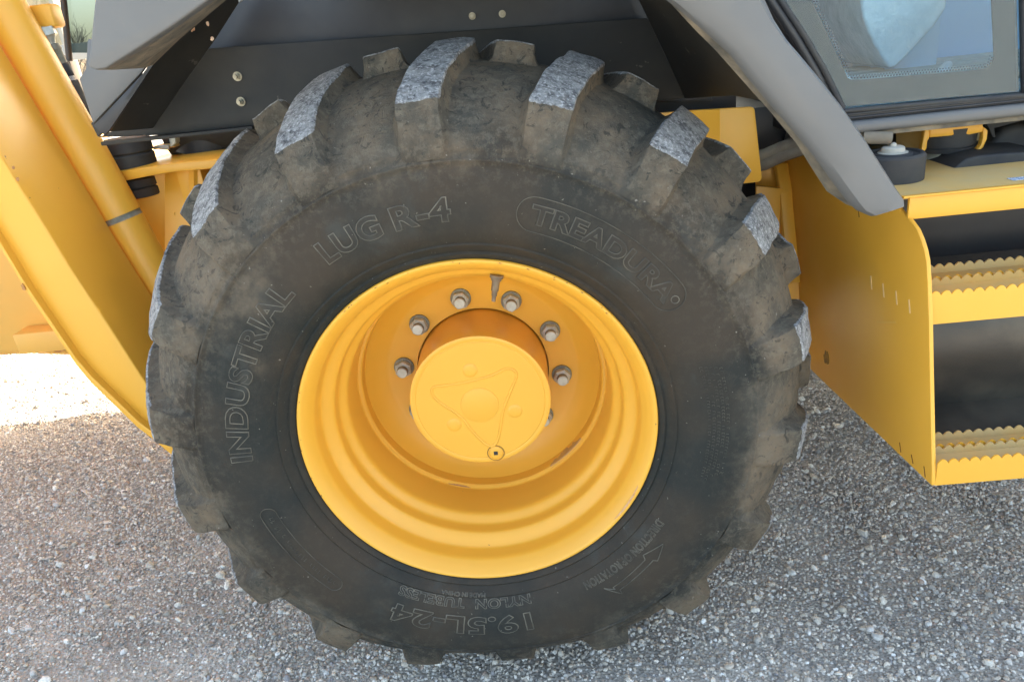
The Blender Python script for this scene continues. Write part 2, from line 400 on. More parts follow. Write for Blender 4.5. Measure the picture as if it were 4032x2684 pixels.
for i in range(5):
    box('post', (a0.x - 2.6 + i * 1.9, 9.1, 0), (a0.x - 2.48 + i * 1.9, 9.2, a0.z), 'white', rail)
def bare_tree(x, y, h, seed, label):
    rnd = random.Random(seed); t = root('bare_tree', (x, y, 0), label, 'tree', 'bare trees far behind the machine')
    tr = tube('trunk', [(x, y, 0), (x + .05, y, h * .2), (x - .05, y, h * .4), (x, y, h * .6)], [h * .022, h * .018, h * .012, h * .006], 'bark', t, n=7)
    parts = []
    def br(p, d, l, r, lev):
        q = p + d * l * .5 + Vector((rnd.uniform(-1, 1), rnd.uniform(-1, 1), rnd.uniform(0, 1))) * l * .06; e_ = p + d * l
        parts.append(tube_geo([p, q, e_], [r, r * .75, r * .45], 4, False))
        if lev:
            for k in range(rnd.randint(3, 4)):
                dd = (d + Vector((rnd.uniform(-.8, .8), rnd.uniform(-.8, .8), rnd.uniform(-.05, .7)))).normalized()
                br(p + d * l * rnd.uniform(.35, 1), dd, l * rnd.uniform(.5, .72), r * .5, lev - 1)
    for k in range(11):
        dd = Vector((rnd.uniform(-.8, .8), rnd.uniform(-.8, .8), rnd.uniform(.5, 1.3))).normalized()
        br(Vector((x, y, h * rnd.uniform(.15, .58))), dd, h * rnd.uniform(.22, .38), h * .008, 3)
    V, F = merge(parts); raw('crown', V, F, 'bark', t)
for (px, Yd, h, s, lab) in ((152, 30, 3.4, 3, 'bare tree standing just right of the black pillar'), (172, 34, 3.0, 5, 'lower bare tree in the middle of the gap behind the rail'),
                            (192, 32, 2.5, 9, 'bare tree half hidden by the grey fender corner'), (208, 38, 3.0, 11, 'bare tree farthest right behind the fender')):
    p = at(px, 120, Y=Yd); bare_tree(p.x, Yd, h, s, lab)

# ================================================================== THE MACHINE
R0 = root('backhoe_loader', (.4, 1.1, 0), 'yellow backhoe loader in side view with its big lugged rear tyre and grey fender', 'backhoe loader')

# ---- tyre
half = [(.018, .322), (.004, .328), (-.003, .334), (-.007, .339), (-.0045, .343), (-.008, .347), (-.017, .354), (-.020, .358), (-.0185, .361), (-.027, .371), (-.034, .388), (-.0385, .41),
        (-.040, .43), (-.0402, .45), (-.0390, .468), (-.0372, .482), (-.0352, .4925), (-.0372, .4945), (-.0367, .4975), (-.0335, .4995), (-.0290, .510), (-.0297, .5125), (-.0262, .5165), (-.020, .527), (-.006, .545), (.012, .560), (.03, .577),
        (.06, .597), (.10, .615), (.15, .628), (.205, .633)]
def ysurf(r):
    pr = half[4:25]
    for (y0, r0), (y1, r1) in zip(pr, pr[1:]):
        if r0 <= r <= r1: return y0 + (y1 - y0) * (r - r0) / (r1 - r0)
    return pr[0][0]
prof = half + [(.41 - y, r) for (y, r) in half[-2::-1]]
def deflect(v):
    r_ = math.hypot(v.x, v.z - AX)
    if v.z < .35 and r_ > .45:
        an = math.degrees(math.atan2(v.z - AX, v.x)) + 90
        v.z += .058 * math.exp(-(an / 24) ** 2) * min(1, (r_ - .45) / .135)
        if v.y < .2: v.y -= .006 * math.exp(-(an / 26) ** 2) * math.sin(math.pi * min(1, (r_ - .45) / .2))
    if v.z < -.002: v.z = -.002 + (v.z + .002) * .12
    return v
def squash(v):
    v = Vector(v)
    n = noise.noise(v * 9) * .0012 + noise.noise(v * 30) * .0005
    v.y += n * (-1 if v.y < .2 else 1)
    return deflect(v)
tyre = lathe('tyre', prof, 'rubber', R0, n=320, fn=squash, smooth=60, label='black rubber tyre with dusty brown shoulders')
Tt = [(-.0350, .499), (-.0345, .512), (-.0310, .533), (-.0250, .555), (-.0165, .575), (-.0095, .587), (.002, .595), (.022, .606), (.050, .619), (.085, .633), (.13, .648), (.18, .659), (.215, .664), (.232, .665)]
Bb = [(-.0290, .500), (-.0240, .512), (-.012, .530), (.006, .546), (.022, .556), (.032, .563), (.042, .573), (.058, .584), (.08, .597), (.107, .608), (.143, .617), (.182, .623), (.216, .625), (.234, .625)]
HW = [1.05 * h_ for h_ in [.036, .0355, .035, .0345, .034, .0335, .033, .0325, .032, .0315, .0305, .0295, .029, .0275]]
CE = [0, 0, 0, 0, 0, -.05, -.2, -.55, -1.1, -1.9, -3.1, -4.3, -5.0, -5.2]
def lug(angle, mirror, seed, near):
    sub = 3 if near else 1
    T = catmull([(y, r, 0) for y, r in Tt], sub); Bq = catmull([(y, r, 0) for y, r in Bb], sub)
    H = catmull([(h, c, 0) for h, c in zip(HW, CE)], sub)
    cross = [(-1.62, -.25), (-1.42, .11), (-1.20, .36), (-1.09, .66), (-1.02, .90), (-.97, 1.0), (-.8, 1.005), (-.4, 1.01), (0, 1.012), (.4, 1.01), (.8, 1.005), (.97, 1.0), (1.02, .90), (1.09, .66), (1.20, .36), (1.42, .11), (1.62, -.25)]
    V = []; W = []; F = []; K = len(T); Q = len(cross); ci = 5 * sub
    for k in range(K):
        fade = min(1, max(0, (k / sub) / 1.5))
        for (u, h) in cross:
            flare = u if abs(u) <= 1 else math.copysign(1 + (abs(u) - 1) * 1.12, u)
            y = Bq[k].x + (T[k].x - Bq[k].x) * h; r = Bq[k].y + (T[k].y - Bq[k].y) * h
            an = math.radians(angle + H[k].y) + flare * H[k].x / .60
            if mirror: y = .41 - y
            v = Vector((r * math.cos(an), y, AX + r * math.sin(an)))
            s = Vector((seed * 3.3, 0, 0))
            v += Vector((noise.noise(v * 28 + s), noise.noise(v * 28 + s + Vector((9, 0, 0))), noise.noise(v * 28 + s + Vector((0, 9, 0))))) * .0028
            v += Vector((noise.noise(v * 90 + s), noise.noise(v * 90 + s + Vector((9, 0, 0))), noise.noise(v * 90 + s + Vector((0, 9, 0))))) * .0010
            V.append(v)
            edge = 1.0 if abs(u) <= .98 else (.62 if abs(u) < 1.03 else 0.)
            W.append(edge * min(1, max(0, (k - ci + .6 * sub) / (.9 * sub))))
    for (dy, dr, ww) in ((.004, .0025, .35), (.007, .008, 0.), (.014, .052, 0.)):
        for j in range(Q):
            v = V[(K - 1) * Q + j]; r_ = math.hypot(v.x, v.z - AX); an = math.atan2(v.z - AX, v.x)
            tgt = min(r_, r_ - dr * max(0., cross[j][1])) if cross[j][1] > .1 else r_ - .002
            V.append(Vector((tgt * math.cos(an), v.y + dy * (-1 if mirror else 1), AX + tgt * math.sin(an)))); W.append(W[(K - 1) * Q + j] * ww)
    K += 3
    V = [deflect(v) for v in V]
    for k in range(K - 1):
        for j in range(Q - 1): F.append([k * Q + j, k * Q + j + 1, (k + 1) * Q + j + 1, (k + 1) * Q + j])
    me = bpy.data.meshes.new('lug'); me.from_pydata([tuple(v) for v in V], [], F); me.update(); me.materials.append(M['lug'])
    at_ = me.attributes.new('wear', 'FLOAT', 'POINT'); at_.data.foreach_set('value', W)
    b = bmesh.new(); b.from_mesh(me); bmesh.ops.recalc_face_normals(b, faces=b.faces); b.to_mesh(me); b.free()
    return link('lug', me, tyre, smooth=48)
for i in range(18):
    lug(92.4 + 20 * i + random.uniform(-.4, .4), False, i, True)
for i in range(18):
    lug(83.6 + 20 * i + random.uniform(-.4, .4), True, i + 40, False)

# ---- raised lettering, wrapped round the sidewall
def letters(name, txt, a0, a1, r0, r1, off=.03, tubr=.0011, spacing=1.05, fill=False, parent=None, m='letter', label=None):
    cu = bpy.data.curves.new(name, 'FONT'); cu.body = txt; cu.size = 1; cu.offset = off; cu.space_character = spacing
    cu.resolution_u = 4; hgt = r1 - r0
    cu.fill_mode = 'NONE'
    cu.bevel_depth = tubr / (hgt / .72); cu.bevel_resolution = 1
    ob = bpy.data.objects.new(name, cu); COL.objects.link(ob); bpy.context.view_layer.update()
    me = bpy.data.meshes.new_from_object(ob.evaluated_get(bpy.context.evaluated_depsgraph_get()))
    cu.fill_mode = 'BOTH'; cu.bevel_depth = 0; cu.extrude = .6 * tubr / (hgt / .72)
    bpy.context.view_layer.update()
    me2 = bpy.data.meshes.new_from_object(ob.evaluated_get(bpy.context.evaluated_depsgraph_get()))
    bb = bmesh.new(); bb.from_mesh(me)
    for f_ in bb.faces: f_.material_index = 0
    nf = len(bb.faces); bb.from_mesh(me2); bb.faces.ensure_lookup_table()
    for f_ in bb.faces[nf:]: f_.material_index = 1
    bb.to_mesh(me); bb.free(); bpy.data.meshes.remove(me2)
    bpy.data.objects.remove(ob); bpy.data.curves.remove(cu)
    co = np.zeros(len(me.vertices) * 3); me.vertices.foreach_get('co', co); co = co.reshape(-1, 3)
    mn, mx = co.min(0), co.max(0); sz = hgt / (mx[1] - mn[1])
    out = []
    for p in co:
        an = math.radians(a0 + (a1 - a0) * (p[0] - mn[0]) / (mx[0] - mn[0])); r = r0 + (p[1] - mn[1]) * sz
        h = p[2] * sz; y = ysurf(r) - (.0006 + h)
        v = Vector((r * math.cos(an), y, AX + r * math.sin(an)))
        v.y += -(noise.noise(v * 9) * .0012 + noise.noise(v * 30) * .0005)
        out.append(v)
    me.vertices.foreach_set('co', np.array(out).ravel()); mi_ = [p_.material_index for p_ in me.polygons]; me.materials.clear(); me.materials.append(M[m]); me.materials.append(M['rubber'])
    me.polygons.foreach_set('material_index', mi_); me.update()
    return link(name, me, parent or tyre, label=label)
L_ = lambda *a, **k: letters('raised_lettering', *a, **k)
L_('INDUSTRIAL', 179.3, 130.2, .402, .443, label='raised outline letters reading INDUSTRIAL')
L_('LUG', 119.3, 104.2, .402, .443, label='raised outline letters reading LUG')
L_('R-4', 101.6, 88.6, .402, .443, label='raised outline letters reading R-4')
L_('TREADURA', 71.6, 34.2, .407, .441, off=.035, tubr=.0012, m='letterdim', label='raised outline letters reading TREADURA')
L_('19.5L-24', 278.6, 239.0, .392, .434, label='raised outline letters reading 19.5L-24')
L_('NYLON', 279.8, 262.6, .3615, .3785, off=.02, tubr=.0008, label='small raised letters reading NYLON')
L_('TUBELESS', 259.4, 238.8, .3615, .3785, off=.02, tubr=.0008, label='small raised letters reading TUBELESS')
L_('MADE IN CHINA', 265.8, 251.6, .3515, .3585, off=.0, tubr=.0005, label='tiny raised letters reading MADE IN CHINA')
L_('DIRECTION OF ROTATION', 327.6, 296.6, .373, .389, off=.0, tubr=.0007, label='small raised letters reading DIRECTION OF ROTATION')
def ringline(a0, a1, r, tr=.0009, n=40):
    return tube_geo([(r * math.cos(math.radians(a0 + (a1 - a0) * i / n)), ysurf(r) - .0006, AX + r * math.sin(math.radians(a0 + (a1 - a0) * i / n))) for i in range(n + 1)], tr, 5)
def polyline(ar, tr=.0009):
    out = []
    for (A0, B0), (A1, B1) in zip(ar, ar[1:]):
        for s in range(6):
            t = s / 6; out.append((A0 + (A1 - A0) * t, B0 + (B1 - B0) * t))
    out.append(ar[-1])
    return tube_geo([(r * math.cos(math.radians(a_)), ysurf(r) - .0006, AX + r * math.sin(math.radians(a_))) for a_, r in out], tr, 5)
def capsule(a0, a1, r0, r1):
    p = []; rm = (r0 + r1) / 2; h = (r1 - r0) / 2; da = math.degrees(h / rm) * (-1 if a1 < a0 else 1)
    for i in range(13):
        t = math.pi / 2 + math.pi * i / 12; p.append((a0 + da - da * -math.cos(t) * -1, rm + h * math.sin(t)))
    p = [(a0 + da * (1 + math.cos(math.pi / 2 + math.pi * i / 12)), rm + h * math.sin(math.pi / 2 + math.pi * i / 12)) for i in range(13)]
    p += [(a0 + da + (a1 - a0 - 2 * da) * i / 20, r0) for i in range(1, 20)]
    p += [(a1 - da * (1 + math.cos(math.pi / 2 + math.pi * i / 12)), rm - h * math.sin(math.pi / 2 + math.pi * i / 12)) for i in range(13)]
    p += [(a1 - da + (a0 - a1 + 2 * da) * i / 20, r1) for i in range(1, 21)]
    return polyline(p, .0009)
for cpl in (capsule(74.6, 31.6, .395, .452), capsule(193.5, 224, .402, .432)): raw('raised_border', *cpl, 'letterdim', tyre, smooth=60)
V, F = merge([polyline([(301, .402), (303.4, .416), (303.2, .410), (315.5, .405), (316.2, .396), (322.4, .409), (317.4, .424), (316.8, .417), (304.2, .422), (304, .432), (301, .402)], .0010)])
raw('rotation_arrow', V, F, 'letter', tyre, label='raised arrow below the words direction of rotation')
parts = [polyline([(33.6 + .9 * math.cos(t * .524), .4275 + .0065 * math.sin(t * .524)) for t in range(13)], .0008)]
raw('registered_ring', *merge(parts), 'letter', tyre)
# worn illegible rows of fine moulding on the right flank and in the left band
rnd = random.Random(5); parts = []
for row, r in enumerate((.4115, .4195, .4275, .4355, .4435)):
    a_ = 15.5 - row * .4
    while a_ > -16.5 + row * .7:
        if rnd.random() < .78:
            h = .0042; k = rnd.choice((0, 1, 2))
            seg = {0: [(0, -h / 2), (0, h / 2)], 1: [(0, -h / 2), (0, h / 2), (-.45, h / 2)], 2: [(-.4, -h / 2), (0, -h / 2), (0, h / 2), (-.4, h / 2)]}[k]
            parts.append(polyline([(a_ + p, r + q) for p, q in seg], .00045))
        a_ -= .85
for i in range(26):
    a_ = 196.5 + i * 1; h = .010
    if rnd.random() < .7: parts.append(polyline([(a_, .412), (a_ + rnd.uniform(-.2, .3), .412 + h * rnd.uniform(.5, 1)), (a_ + .5, .418)], .0007))
raw('worn_moulding', *merge(parts), 'letterdim', tyre, kind='stuff')

# ---- rim
rp = [(.020, .3265), (.006, .3285), (.0005, .3285), (-.0025, .3262), (-.0020, .3225), (.0015, .3180), (.010, .3110), (.020, .3050), (.026, .3022), (.034, .3008), (.052, .2995), (.060, .2965), (.070, .2840),
      (.077, .2775), (.084, .2758), (.100, .2748), (.107, .2715), (.116, .2635), (.124, .2600), (.140, .2590), (.20, .2585), (.32, .2590), (.36, .30), (.41, .328)]
rp = [(p.x, p.y) for p in catmull([(y, r, 0) for y, r in rp], 3)]
rim = lathe('wheel_rim', rp + [(.41, .331), (.02, .331)], 'yellow', R0, n=256, smooth=30, closed=True)
# valve on the rim, pointing inward
va = math.radians(76.8)
def vp(y, r): return (r * math.cos(va), y, AX + r * math.sin(va))
tube('valve_stem', [vp(.074, .281), vp(.074, .2755), vp(.0745, .2750), vp(.075, .270), vp(.0752, .2695), vp(.076, .250), vp(.0762, .2495), vp(.077, .240), vp(.0772, .2395), vp(.078, .229)],
     [.0125, .0125, .0100, .0095, .0072, .0068, .0052, .0050, .0040, .0038], 'brass', rim, n=18, smooth=40)
# weld crumbs on the disc ring
disc = lathe('wheel_disc', [(.205, .2590), (.2092, .2568), (.2098, .2515), (.2125, .2490), (.222, .2485), (.236, .2470), (.252, .2360), (.264, .2200), (.270, .2080), (.2735, .2000), (.2740, .1420), (.30, .1420)],
             'yellow', R0, n=200, smooth=24)
stain = mat('rust_smear', (.36, .15, .05), .7, col2=(.55, .28, .08), nscale=80)
def curved_patch(name, a0, a1, pr, m, parent, n=26, jag=.25, seed=1):
    rn = random.Random(seed); V = []; F = []
    for i in range(n + 1):
        t = i / n; an = math.radians(a0 + (a1 - a0) * t); w = math.sin(math.pi * t) ** .6 * (1 - jag * rn.random())
        for (y, r, s) in pr:
            y_ = y[0] + (y[1] - y[0]) * s * w; r_ = r[0] + (r[1] - r[0]) * s * w
            V.append((r_ * math.cos(an), y_, AX + r_ * math.sin(an)))
    q = len(pr)
    for i in range(n):
        for j in range(q - 1): F.append([i * q + j, i * q + j + 1, (i + 1) * q + j + 1, (i + 1) * q + j])
    return raw(name, V, F, m, parent)
curved_patch('rust_scuff', 246, 258, [((.2088, .2090), (.2572, .2572), 0), ((.2088, .2092), (.2572, .2518), 1)], stain, disc, seed=2)
curved_patch('rust_scuff', 300, 322, [((.2095, .2095), (.2525, .2525), 0), ((.2124, .2124), (.2486, .2486), 0), ((.2124, .235), (.2486, .2466), 1)],
             mat('rubbed_paint', (.42, .24, .10), .6, col2=(.55, .30, .07), nscale=50), disc, jag=.5, seed=4)
# nuts
def nut_mesh():
    parts = []; mi = []
    def cyl(y0, y1, r0, r1, n, ph=0, mat_i=0, cap=True):
        V = []; F = []
        for (y, r) in ((y0, r0), (y1, r1)):
            for k in range(n):
                t = 2 * math.pi * k / n + ph; V.append((r * math.cos(t), y, r * math.sin(t)))
        for k in range(n): F.append([k, (k + 1) % n, n + (k + 1) % n, n + k])
        if cap: F.append([n + k for k in range(n)])
        V = [tuple(q * 1.16 for q in v) for v in V]; parts.append((V, F)); mi.extend([mat_i] * len(F))
    cyl(0, -.0035, .0185, .0185, 32, mat_i=1); cyl(-.0035, -.0042, .0185, .0178, 32, mat_i=1)
    cyl(-.0042, -.0175, .0158, .0158, 6, .2, 0); cyl(-.0175, -.0195, .0152, .0125, 6, .2, 0)
    cyl(-.0195, -.0300, .0100, .0100, 24, mat_i=1); cyl(-.0300, -.0315, .0100, .0088, 24, mat_i=0)
    V, F = merge(parts); return V, F, mi
NV, NF, NM = nut_mesh()
nm = bpy.data.meshes.new('wheel_nut'); nm.from_pydata(NV, [], NF); nm.materials.append(M['steel']); nm.materials.append(M['steeldark']); nm.polygons.foreach_set('material_index', NM); nm.update()
nb = bmesh.new(); nb.from_mesh(nm); bmesh.ops.recalc_face_normals(nb, faces=nb.faces); nb.to_mesh(nm); nb.free()
nm.polygons.foreach_set('use_smooth', [True] * len(nm.polygons)); nm.set_sharp_from_angle(angle=math.radians(28))
for i in range(10):
    t = math.radians(36 * i - 8.828); o = link('wheel_nut', nm, disc)
    o.matrix_world = Matrix.Translation((.1699 * math.cos(t), .2735, AX + .1699 * math.sin(t))) @ Matrix.Rotation(i * .37, 4, 'Y')
    o.location = (.1699 * math.cos(t), .2735, AX + .1699 * math.sin(t)); o.rotation_euler = (0, i * .37, 0)

chip = mat('bare_chip', (.13, .05, .025), .8, col2=(.30, .12, .04), nscale=200)
rn_ = random.Random(21)
for k_ in range(26):
    a_ = rn_.choice((rn_.uniform(50, 130), rn_.uniform(40, 80), rn_.uniform(-30, 200), rn_.uniform(150, 200))); wd = rn_.uniform(.25, 1.1)
    q_ = rn_.uniform(.3215, .3262)
    curved_patch('paint_chip', a_, a_ + wd, [((-.0030, -.0030), (q_, q_), 0), ((-.0032, -.0034), (q_, q_ + .0022), 1)], chip, rim, n=5, jag=.6, seed=k_)
curved_patch('rubbed_edge', 318, 334, [((-.0016, -.0016), (.3185, .3185), 0), ((-.0016, -.0031), (.3185, .3225), 1)], mat('rubbed_edge', (.60, .36, .20), .6, col2=(.50, .25, .08), nscale=90), rim, jag=.4, seed=77)
# ---- hub
slotd = mat('grime', (.24, .12, .025), .8)
hub = lathe('wheel_hub', [(.30, .1385), (.16, .1385), (.1290, .1396), (.1262, .1392), (.1252, .1372), (.1250, .1310), (.1258, .1296), (.1258, .1286), (.1248, .1272), (.1248, .1100), (.1248, .0)], 'yellow_clean', R0, n=180, smooth=35)
def ring_on(prm): return prm
bx = lathe('hub_boss', [(.126, .0385), (.1238, .0375), (.1232, .0360), (.1232, .0)], 'yellow_clean', hub, n=64, cx=-.0022, cz=AX - .0076)
for (x, z) in ((-.0119, .0696), (.0658, -.0275), (-.0579, -.0461)):
    lathe('hub_button', [(.126, .0152), (.1243, .0145), (.1231, .0125), (.1224, .008), (.1221, 0)], 'yellow_clean', hub, n=36, cx=x, cz=AX + z)
tri = [(-.0918, .0335), (-.0850, .0415), (-.0500, .0430), (-.0139, .0466), (.0275, .0543), (.0540, .0650), (.0690, .0640), (.0768, .0493), (.0600, .0130), (.0435, -.0231), (.0350, -.0550), (.0255, -.0872), (.0170, -.1000),
       (.0071, -.1013), (-.0057, -.0904), (-.0240, -.0640), (-.038, -.0365), (-.0560, -.0150), (-.0744, .0012), (-.0900, .0200), (-.0918, .0335)]
tc = catmull([(x, z, 0) for x, z in tri], 6)
V, F = tube_geo([(p.x, .1256, AX + p.y) for p in tc], .0030, 10, False)
raw('hub_ridge', V, F, 'yellow_clean', hub, smooth=60)
lathe('drain_plug', [(.1252, .0160), (.1232, .0155), (.1228, .0140), (.1245, .0132), (.1238, .0120), (.1238, .0045), (.1262, .0040), (.1262, 0)], 'yellow_clean', hub, n=36, cx=.0178, cz=AX - .1186, label='round metal drain plug with a square socket')
lathe('plug_seam', [(.1249, .0178), (.1238, .0176), (.1238, .0164), (.1249, .0162)], slotd, hub, n=36, cx=.0178, cz=AX - .1186)
box('plug_socket', (.0138, .1228, AX - .1226), (.0218, .1233, AX - .1146), 'black', hub, bevel=0)
# hidden axle
lathe('axle_housing', [(.30, .0), (.30, .15), (1.9, .15), (1.9, 0)], 'yellow_clean', R0, n=32)

# ---- rear fender: inner panels, flange, underside
WY = .52
A = lambda x, y, Y: tuple(at(x, y, Y=Y))
prism('fender_wall', [A(225, 317, WY), A(260, 300, WY), A(350, 293, WY), A(480, 112, WY), A(1490, 42, WY), A(1578, 226, WY), A(1400, 240, WY), A(900, 282, WY), A(560, 303, WY)], (0, .012, 0), 'plastic_in', R0, bevel=.002,
      label='lower dark inner fender panel with a pair of bolts')
up = [A(330, 260, .56), A(420, 112, .56), (at(420, 112, Y=.56).x, .56, 1.62), (at(1700, 60, Y=.56).x, .56, 1.62), A(1600, 120, .56), A(1640, 232, .56)]
prism('fender_wall', up, (0, .012, 0), 'black', R0, label='upper darker inner fender panel')
box('wall_lip', (at(228, 320, Y=WY - .03).x, WY - .03, at(400, 311, Y=WY).z - .004), (at(572, 302, Y=WY).x + .02, WY - .002, at(400, 311, Y=WY).z + .004), 'plastic_in', R0, bevel=.002)
# right-hand sweep of the arch (seen from inside) from the wall out to the flange
def sheet(name, rows, m, parent, thick=.006, **k):
    """loft between rows of points, given thickness"""
    n = len(rows[0]); V = []; F = []
    for r in rows: V += [Vector(p) for p in r]
    for j in range(len(rows) - 1):
        for i in range(n - 1): F.append([j * n + i, j * n + i + 1, (j + 1) * n + i + 1, (j + 1) * n + i])
    o = raw(name, V, F, m, parent, smooth=k.pop('smooth', 40), **k)
    if thick:
        b = bmesh.new(); b.from_mesh(o.data); bmesh.ops.solidify(b, geom=b.faces[:], thickness=thick); b.to_mesh(o.data); b.free()
        o.data.polygons.foreach_set('use_smooth', [True] * len(o.data.polygons)); o.data.set_sharp_from_angle(angle=math.radians(35))
    return o
inner = [A(1440, -60, WY), A(1490, 42, WY), A(1530, 125, WY), A(1576, 227, WY)]
outerY = .02
outer = [A(1470, -90, outerY), A(1590, 5, outerY), A(1690, 105, outerY), A(1815, 243, outerY)]
mid = [tuple((Vector(p) * .5 + Vector(q) * .5) + Vector((.008, 0, .01))) for p, q in zip(inner, outer)]
sheet('fender_arch', [inner, mid, outer], 'plastic_in', R0, thick=-.006, label='front sweep of the wheel arch seen from below')
# front flange band
FY = -.03
ol = [(1430, -90), (1565, 0), (1632, 58), (1690, 110), (1745, 180), (1795, 240), (1850, 303), (1902, 368), (1935, 415), (1968, 458), (1985, 474)]
oh = [(1690, -110), (1752, 0), (1776, 55), (1806, 103), (1840, 142), (1880, 190), (1928, 250), (1985, 330), (2022, 388), (2055, 440), (2074, 468)]
lo3 = [Vector(A(x, y, FY)) for x, y in ol]; hi3 = [Vector(A(x, y, FY)) for x, y in oh]
# the flange face: outline polygon with a rounded tip and a softened edge
tip = [Vector(A(2072, 477, FY)), Vector(A(2060, 482, FY)), Vector(A(2010, 485, FY)), Vector(A(1998, 483, FY))]
face_rows = [lo3 + [tip[3]], ]
band = []
for j, t in enumerate((0, .04, .10, .5, .9, .97, 1.0)):
    dy = (.012, .003, 0, -.003, .004, .014, .030)[j]
    band.append([tuple(l.lerp(h, t) + Vector((0, dy, 0))) for l, h in zip(lo3 + [tip[2]], hi3 + [tip[0]])])
back = [tuple(h + Vector((0, .09, .0))) for h in hi3 + [tip[0]]]
sheet('fender_flange', band + [back], 'plastic', R0, thick=-.010, label='front end of the grey fender ending in a blunt tip', smooth=50)
# dirty returned lip along the inside of the flange
lipA = [tuple(l + Vector((0, .012, 0))) for l in lo3 + [tip[2]]]
off = [(1400, -60), (1535, 0), (1600, 70), (1650, 120), (1712, 190), (1772, 257), (1832, 330), (1876, 400), (1902, 440), (1946, 470), (1990, 485)]
lipB = []
for l, (x, y), (x0, y0) in zip(lo3, off, ol):
    p = at(x, y, Y=.03); lipB.append(tuple(p))
lipB.append(tuple(tip[2] + Vector((-.004, .03, 0))))
lipM = [tuple(Vector(p) * .5 + Vector(q) * .5 + Vector((.002, 0, .004))) for p, q in zip(lipA, lipB)]
sheet('fender_lip', [lipA, lipM, lipB], 'dirt_plastic', R0, thick=-.004, label='mud-stained inner lip of the front fender flange')
# clip on the lip
cp = at(1692, 100, Y=.0)
box('plastic_clip', (cp.x - .009, -.005, cp.z - .007), (cp.x + .009, .012, cp.z + .006), 'cap', R0, bevel=.003)

# crown of the fender above the wheel, joining its two ends
top = [(-.250, 1.415), (-.17, 1.475), (-.06, 1.52), (.06, 1.53), (.18, 1.49), (.262, 1.415), (.300, 1.372)]
sheet('fender_top', [[(x, .585, z + .02) for x, z in top], [(x, .28, z + .03) for x, z in top], [(x, .01, z + .012) for x, z in top], [(x, -.028, z) for x, z in top], [(x, -.030, z - .055) for x, z in top]], 'plastic', R0, thick=-.006, label='grey crown of the fender over the wheel')
# rear end of the fender (upper left)
rf = [(222, -40), (218, 0), (206, 120), (201, 146), (206, 156), (222, 161), (242, 158), (300, 122), (400, 57), (480, 0), (540, -45)]
P3 = [Vector(A(x, y, FY)) for x, y in rf]
prism('fender_tail', P3, (0, .03, 0), 'plastic', R0, bevel=.008, seg=3, label='rear corner of the grey fender')
und = [(222, 161), (300, 124), (400, 59), (480, 2), (560, -60)]
und2 = [(262, 161), (318, 152), (395, 98), (480, 30), (560, -40)]
und3 = [(330, 157), (352, 150), (412, 92), (495, 22), (575, -45)]
sheet('fender_lip', [[A(x, y, -.01) for x, y in und], [A(x, y, .10) for x, y in und2], [A(x, y, .26) for x, y in und3]], 'dirt_plastic', R0, thick=-.005, label='mud-stained underside of the rear fender corner')
FA = .36
sheet('fender_arch', [[A(496 + 80, -35, WY), A(496, 90, WY), A(420, 196, WY), A(352, 295, WY)], [A(550, -40, .44), A(420, 92, .44), A(350, 196, .44), A(298, 300, .44)], [A(500, -50, FA), A(345, 160, FA), A(298, 228, FA), A(247, 303, FA)]],
      'plastic_in', R0, thick=-.006, label='rear sweep of the wheel arch seen from below')
# chips of bare paint
ch = at(442, 63, Y=.45)
chips = mat('bare_spot', (.50, .24, .12), .8, col2=(.62, .50, .36), nscale=60)
def fleck(px, py, Y, w, h, m, parent=R0, seed=1, name='paint_chip'):
    c = at(px, py, Y=Y); rn = random.Random(seed); pts = []
    for k in range(14):
        t = 2 * math.pi * k / 14; s = rn.uniform(.6, 1.15)
        pts.append((c.x + math.cos(t) * w * s, Y, c.z + math.sin(t) * h * s))
    return prism(name, pts, (0, .002, 0), m, parent, bevel=0)
fleck(440, 62, .425, .0075, .009, chips, seed=3); fleck(478, 55, .425, .003, .006, chips, seed=4)
fleck(488, 90, .425, .004, .004, chips, seed=5)
fleck(428, 14, .30, .008, .016, M['cap'], seed=6, name='foam_plug')
prism('fender_dark_gap', [A(215, 290, FA), A(326, 172, FA), A(334, 178, FA), A(252, 300, FA), A(240, 312, FA)], (0, .01, 0), 'black', R0)  # shaded gap beside the arch drawn as a black sheet
# grey rear side panel behind the tail
prism('rear_side_panel', [A(213, 287, .40), A(325, 168, .40), A(345, 140, .40), A(345, 90, .40), A(200, 90, .40), A(196, 158, .40), A(181, 182, .40)], (0, .012, 0), 'plastic', R0, bevel=.004)
prism('rear_side_panel', [A(225, 316, .42), A(209, 284, .42), A(318, 160, .42), A(326, 172, .42), A(250, 290, .42)], (0, .010, 0), 'plastic_in', R0)

# bolts on the panels
bolt_p = []
for i, (px, py, Y) in enumerate(((547, 176, WY), (555, 234, WY), (1087, 41, .556), (1156, 36, .556))):
    c = at(px, py, Y=Y); t = .78 if i < 2 else .6
    if i >= 2: c = c + Vector((0, 0, .003))
    parts = []
    for (y0, y1, r, n) in ((0, -.003, .0125, 24), (-.003, -.010, .0088, 6), (-.010, -.020, .0055, 14)):
        V = [(c.x + r * t * math.cos(2 * math.pi * k / n), c.y + y, c.z + r * t * math.sin(2 * math.pi * k / n)) for y in (y0, y1) for k in range(n)]
        F = [[k, (k + 1) % n, n + (k + 1) % n, n + k] for k in range(n)] + [[n + k for k in range(n)]]
        parts.append((V, F))
    o = raw('bolt', *merge(parts), 'boltmetal', R0, smooth=30)

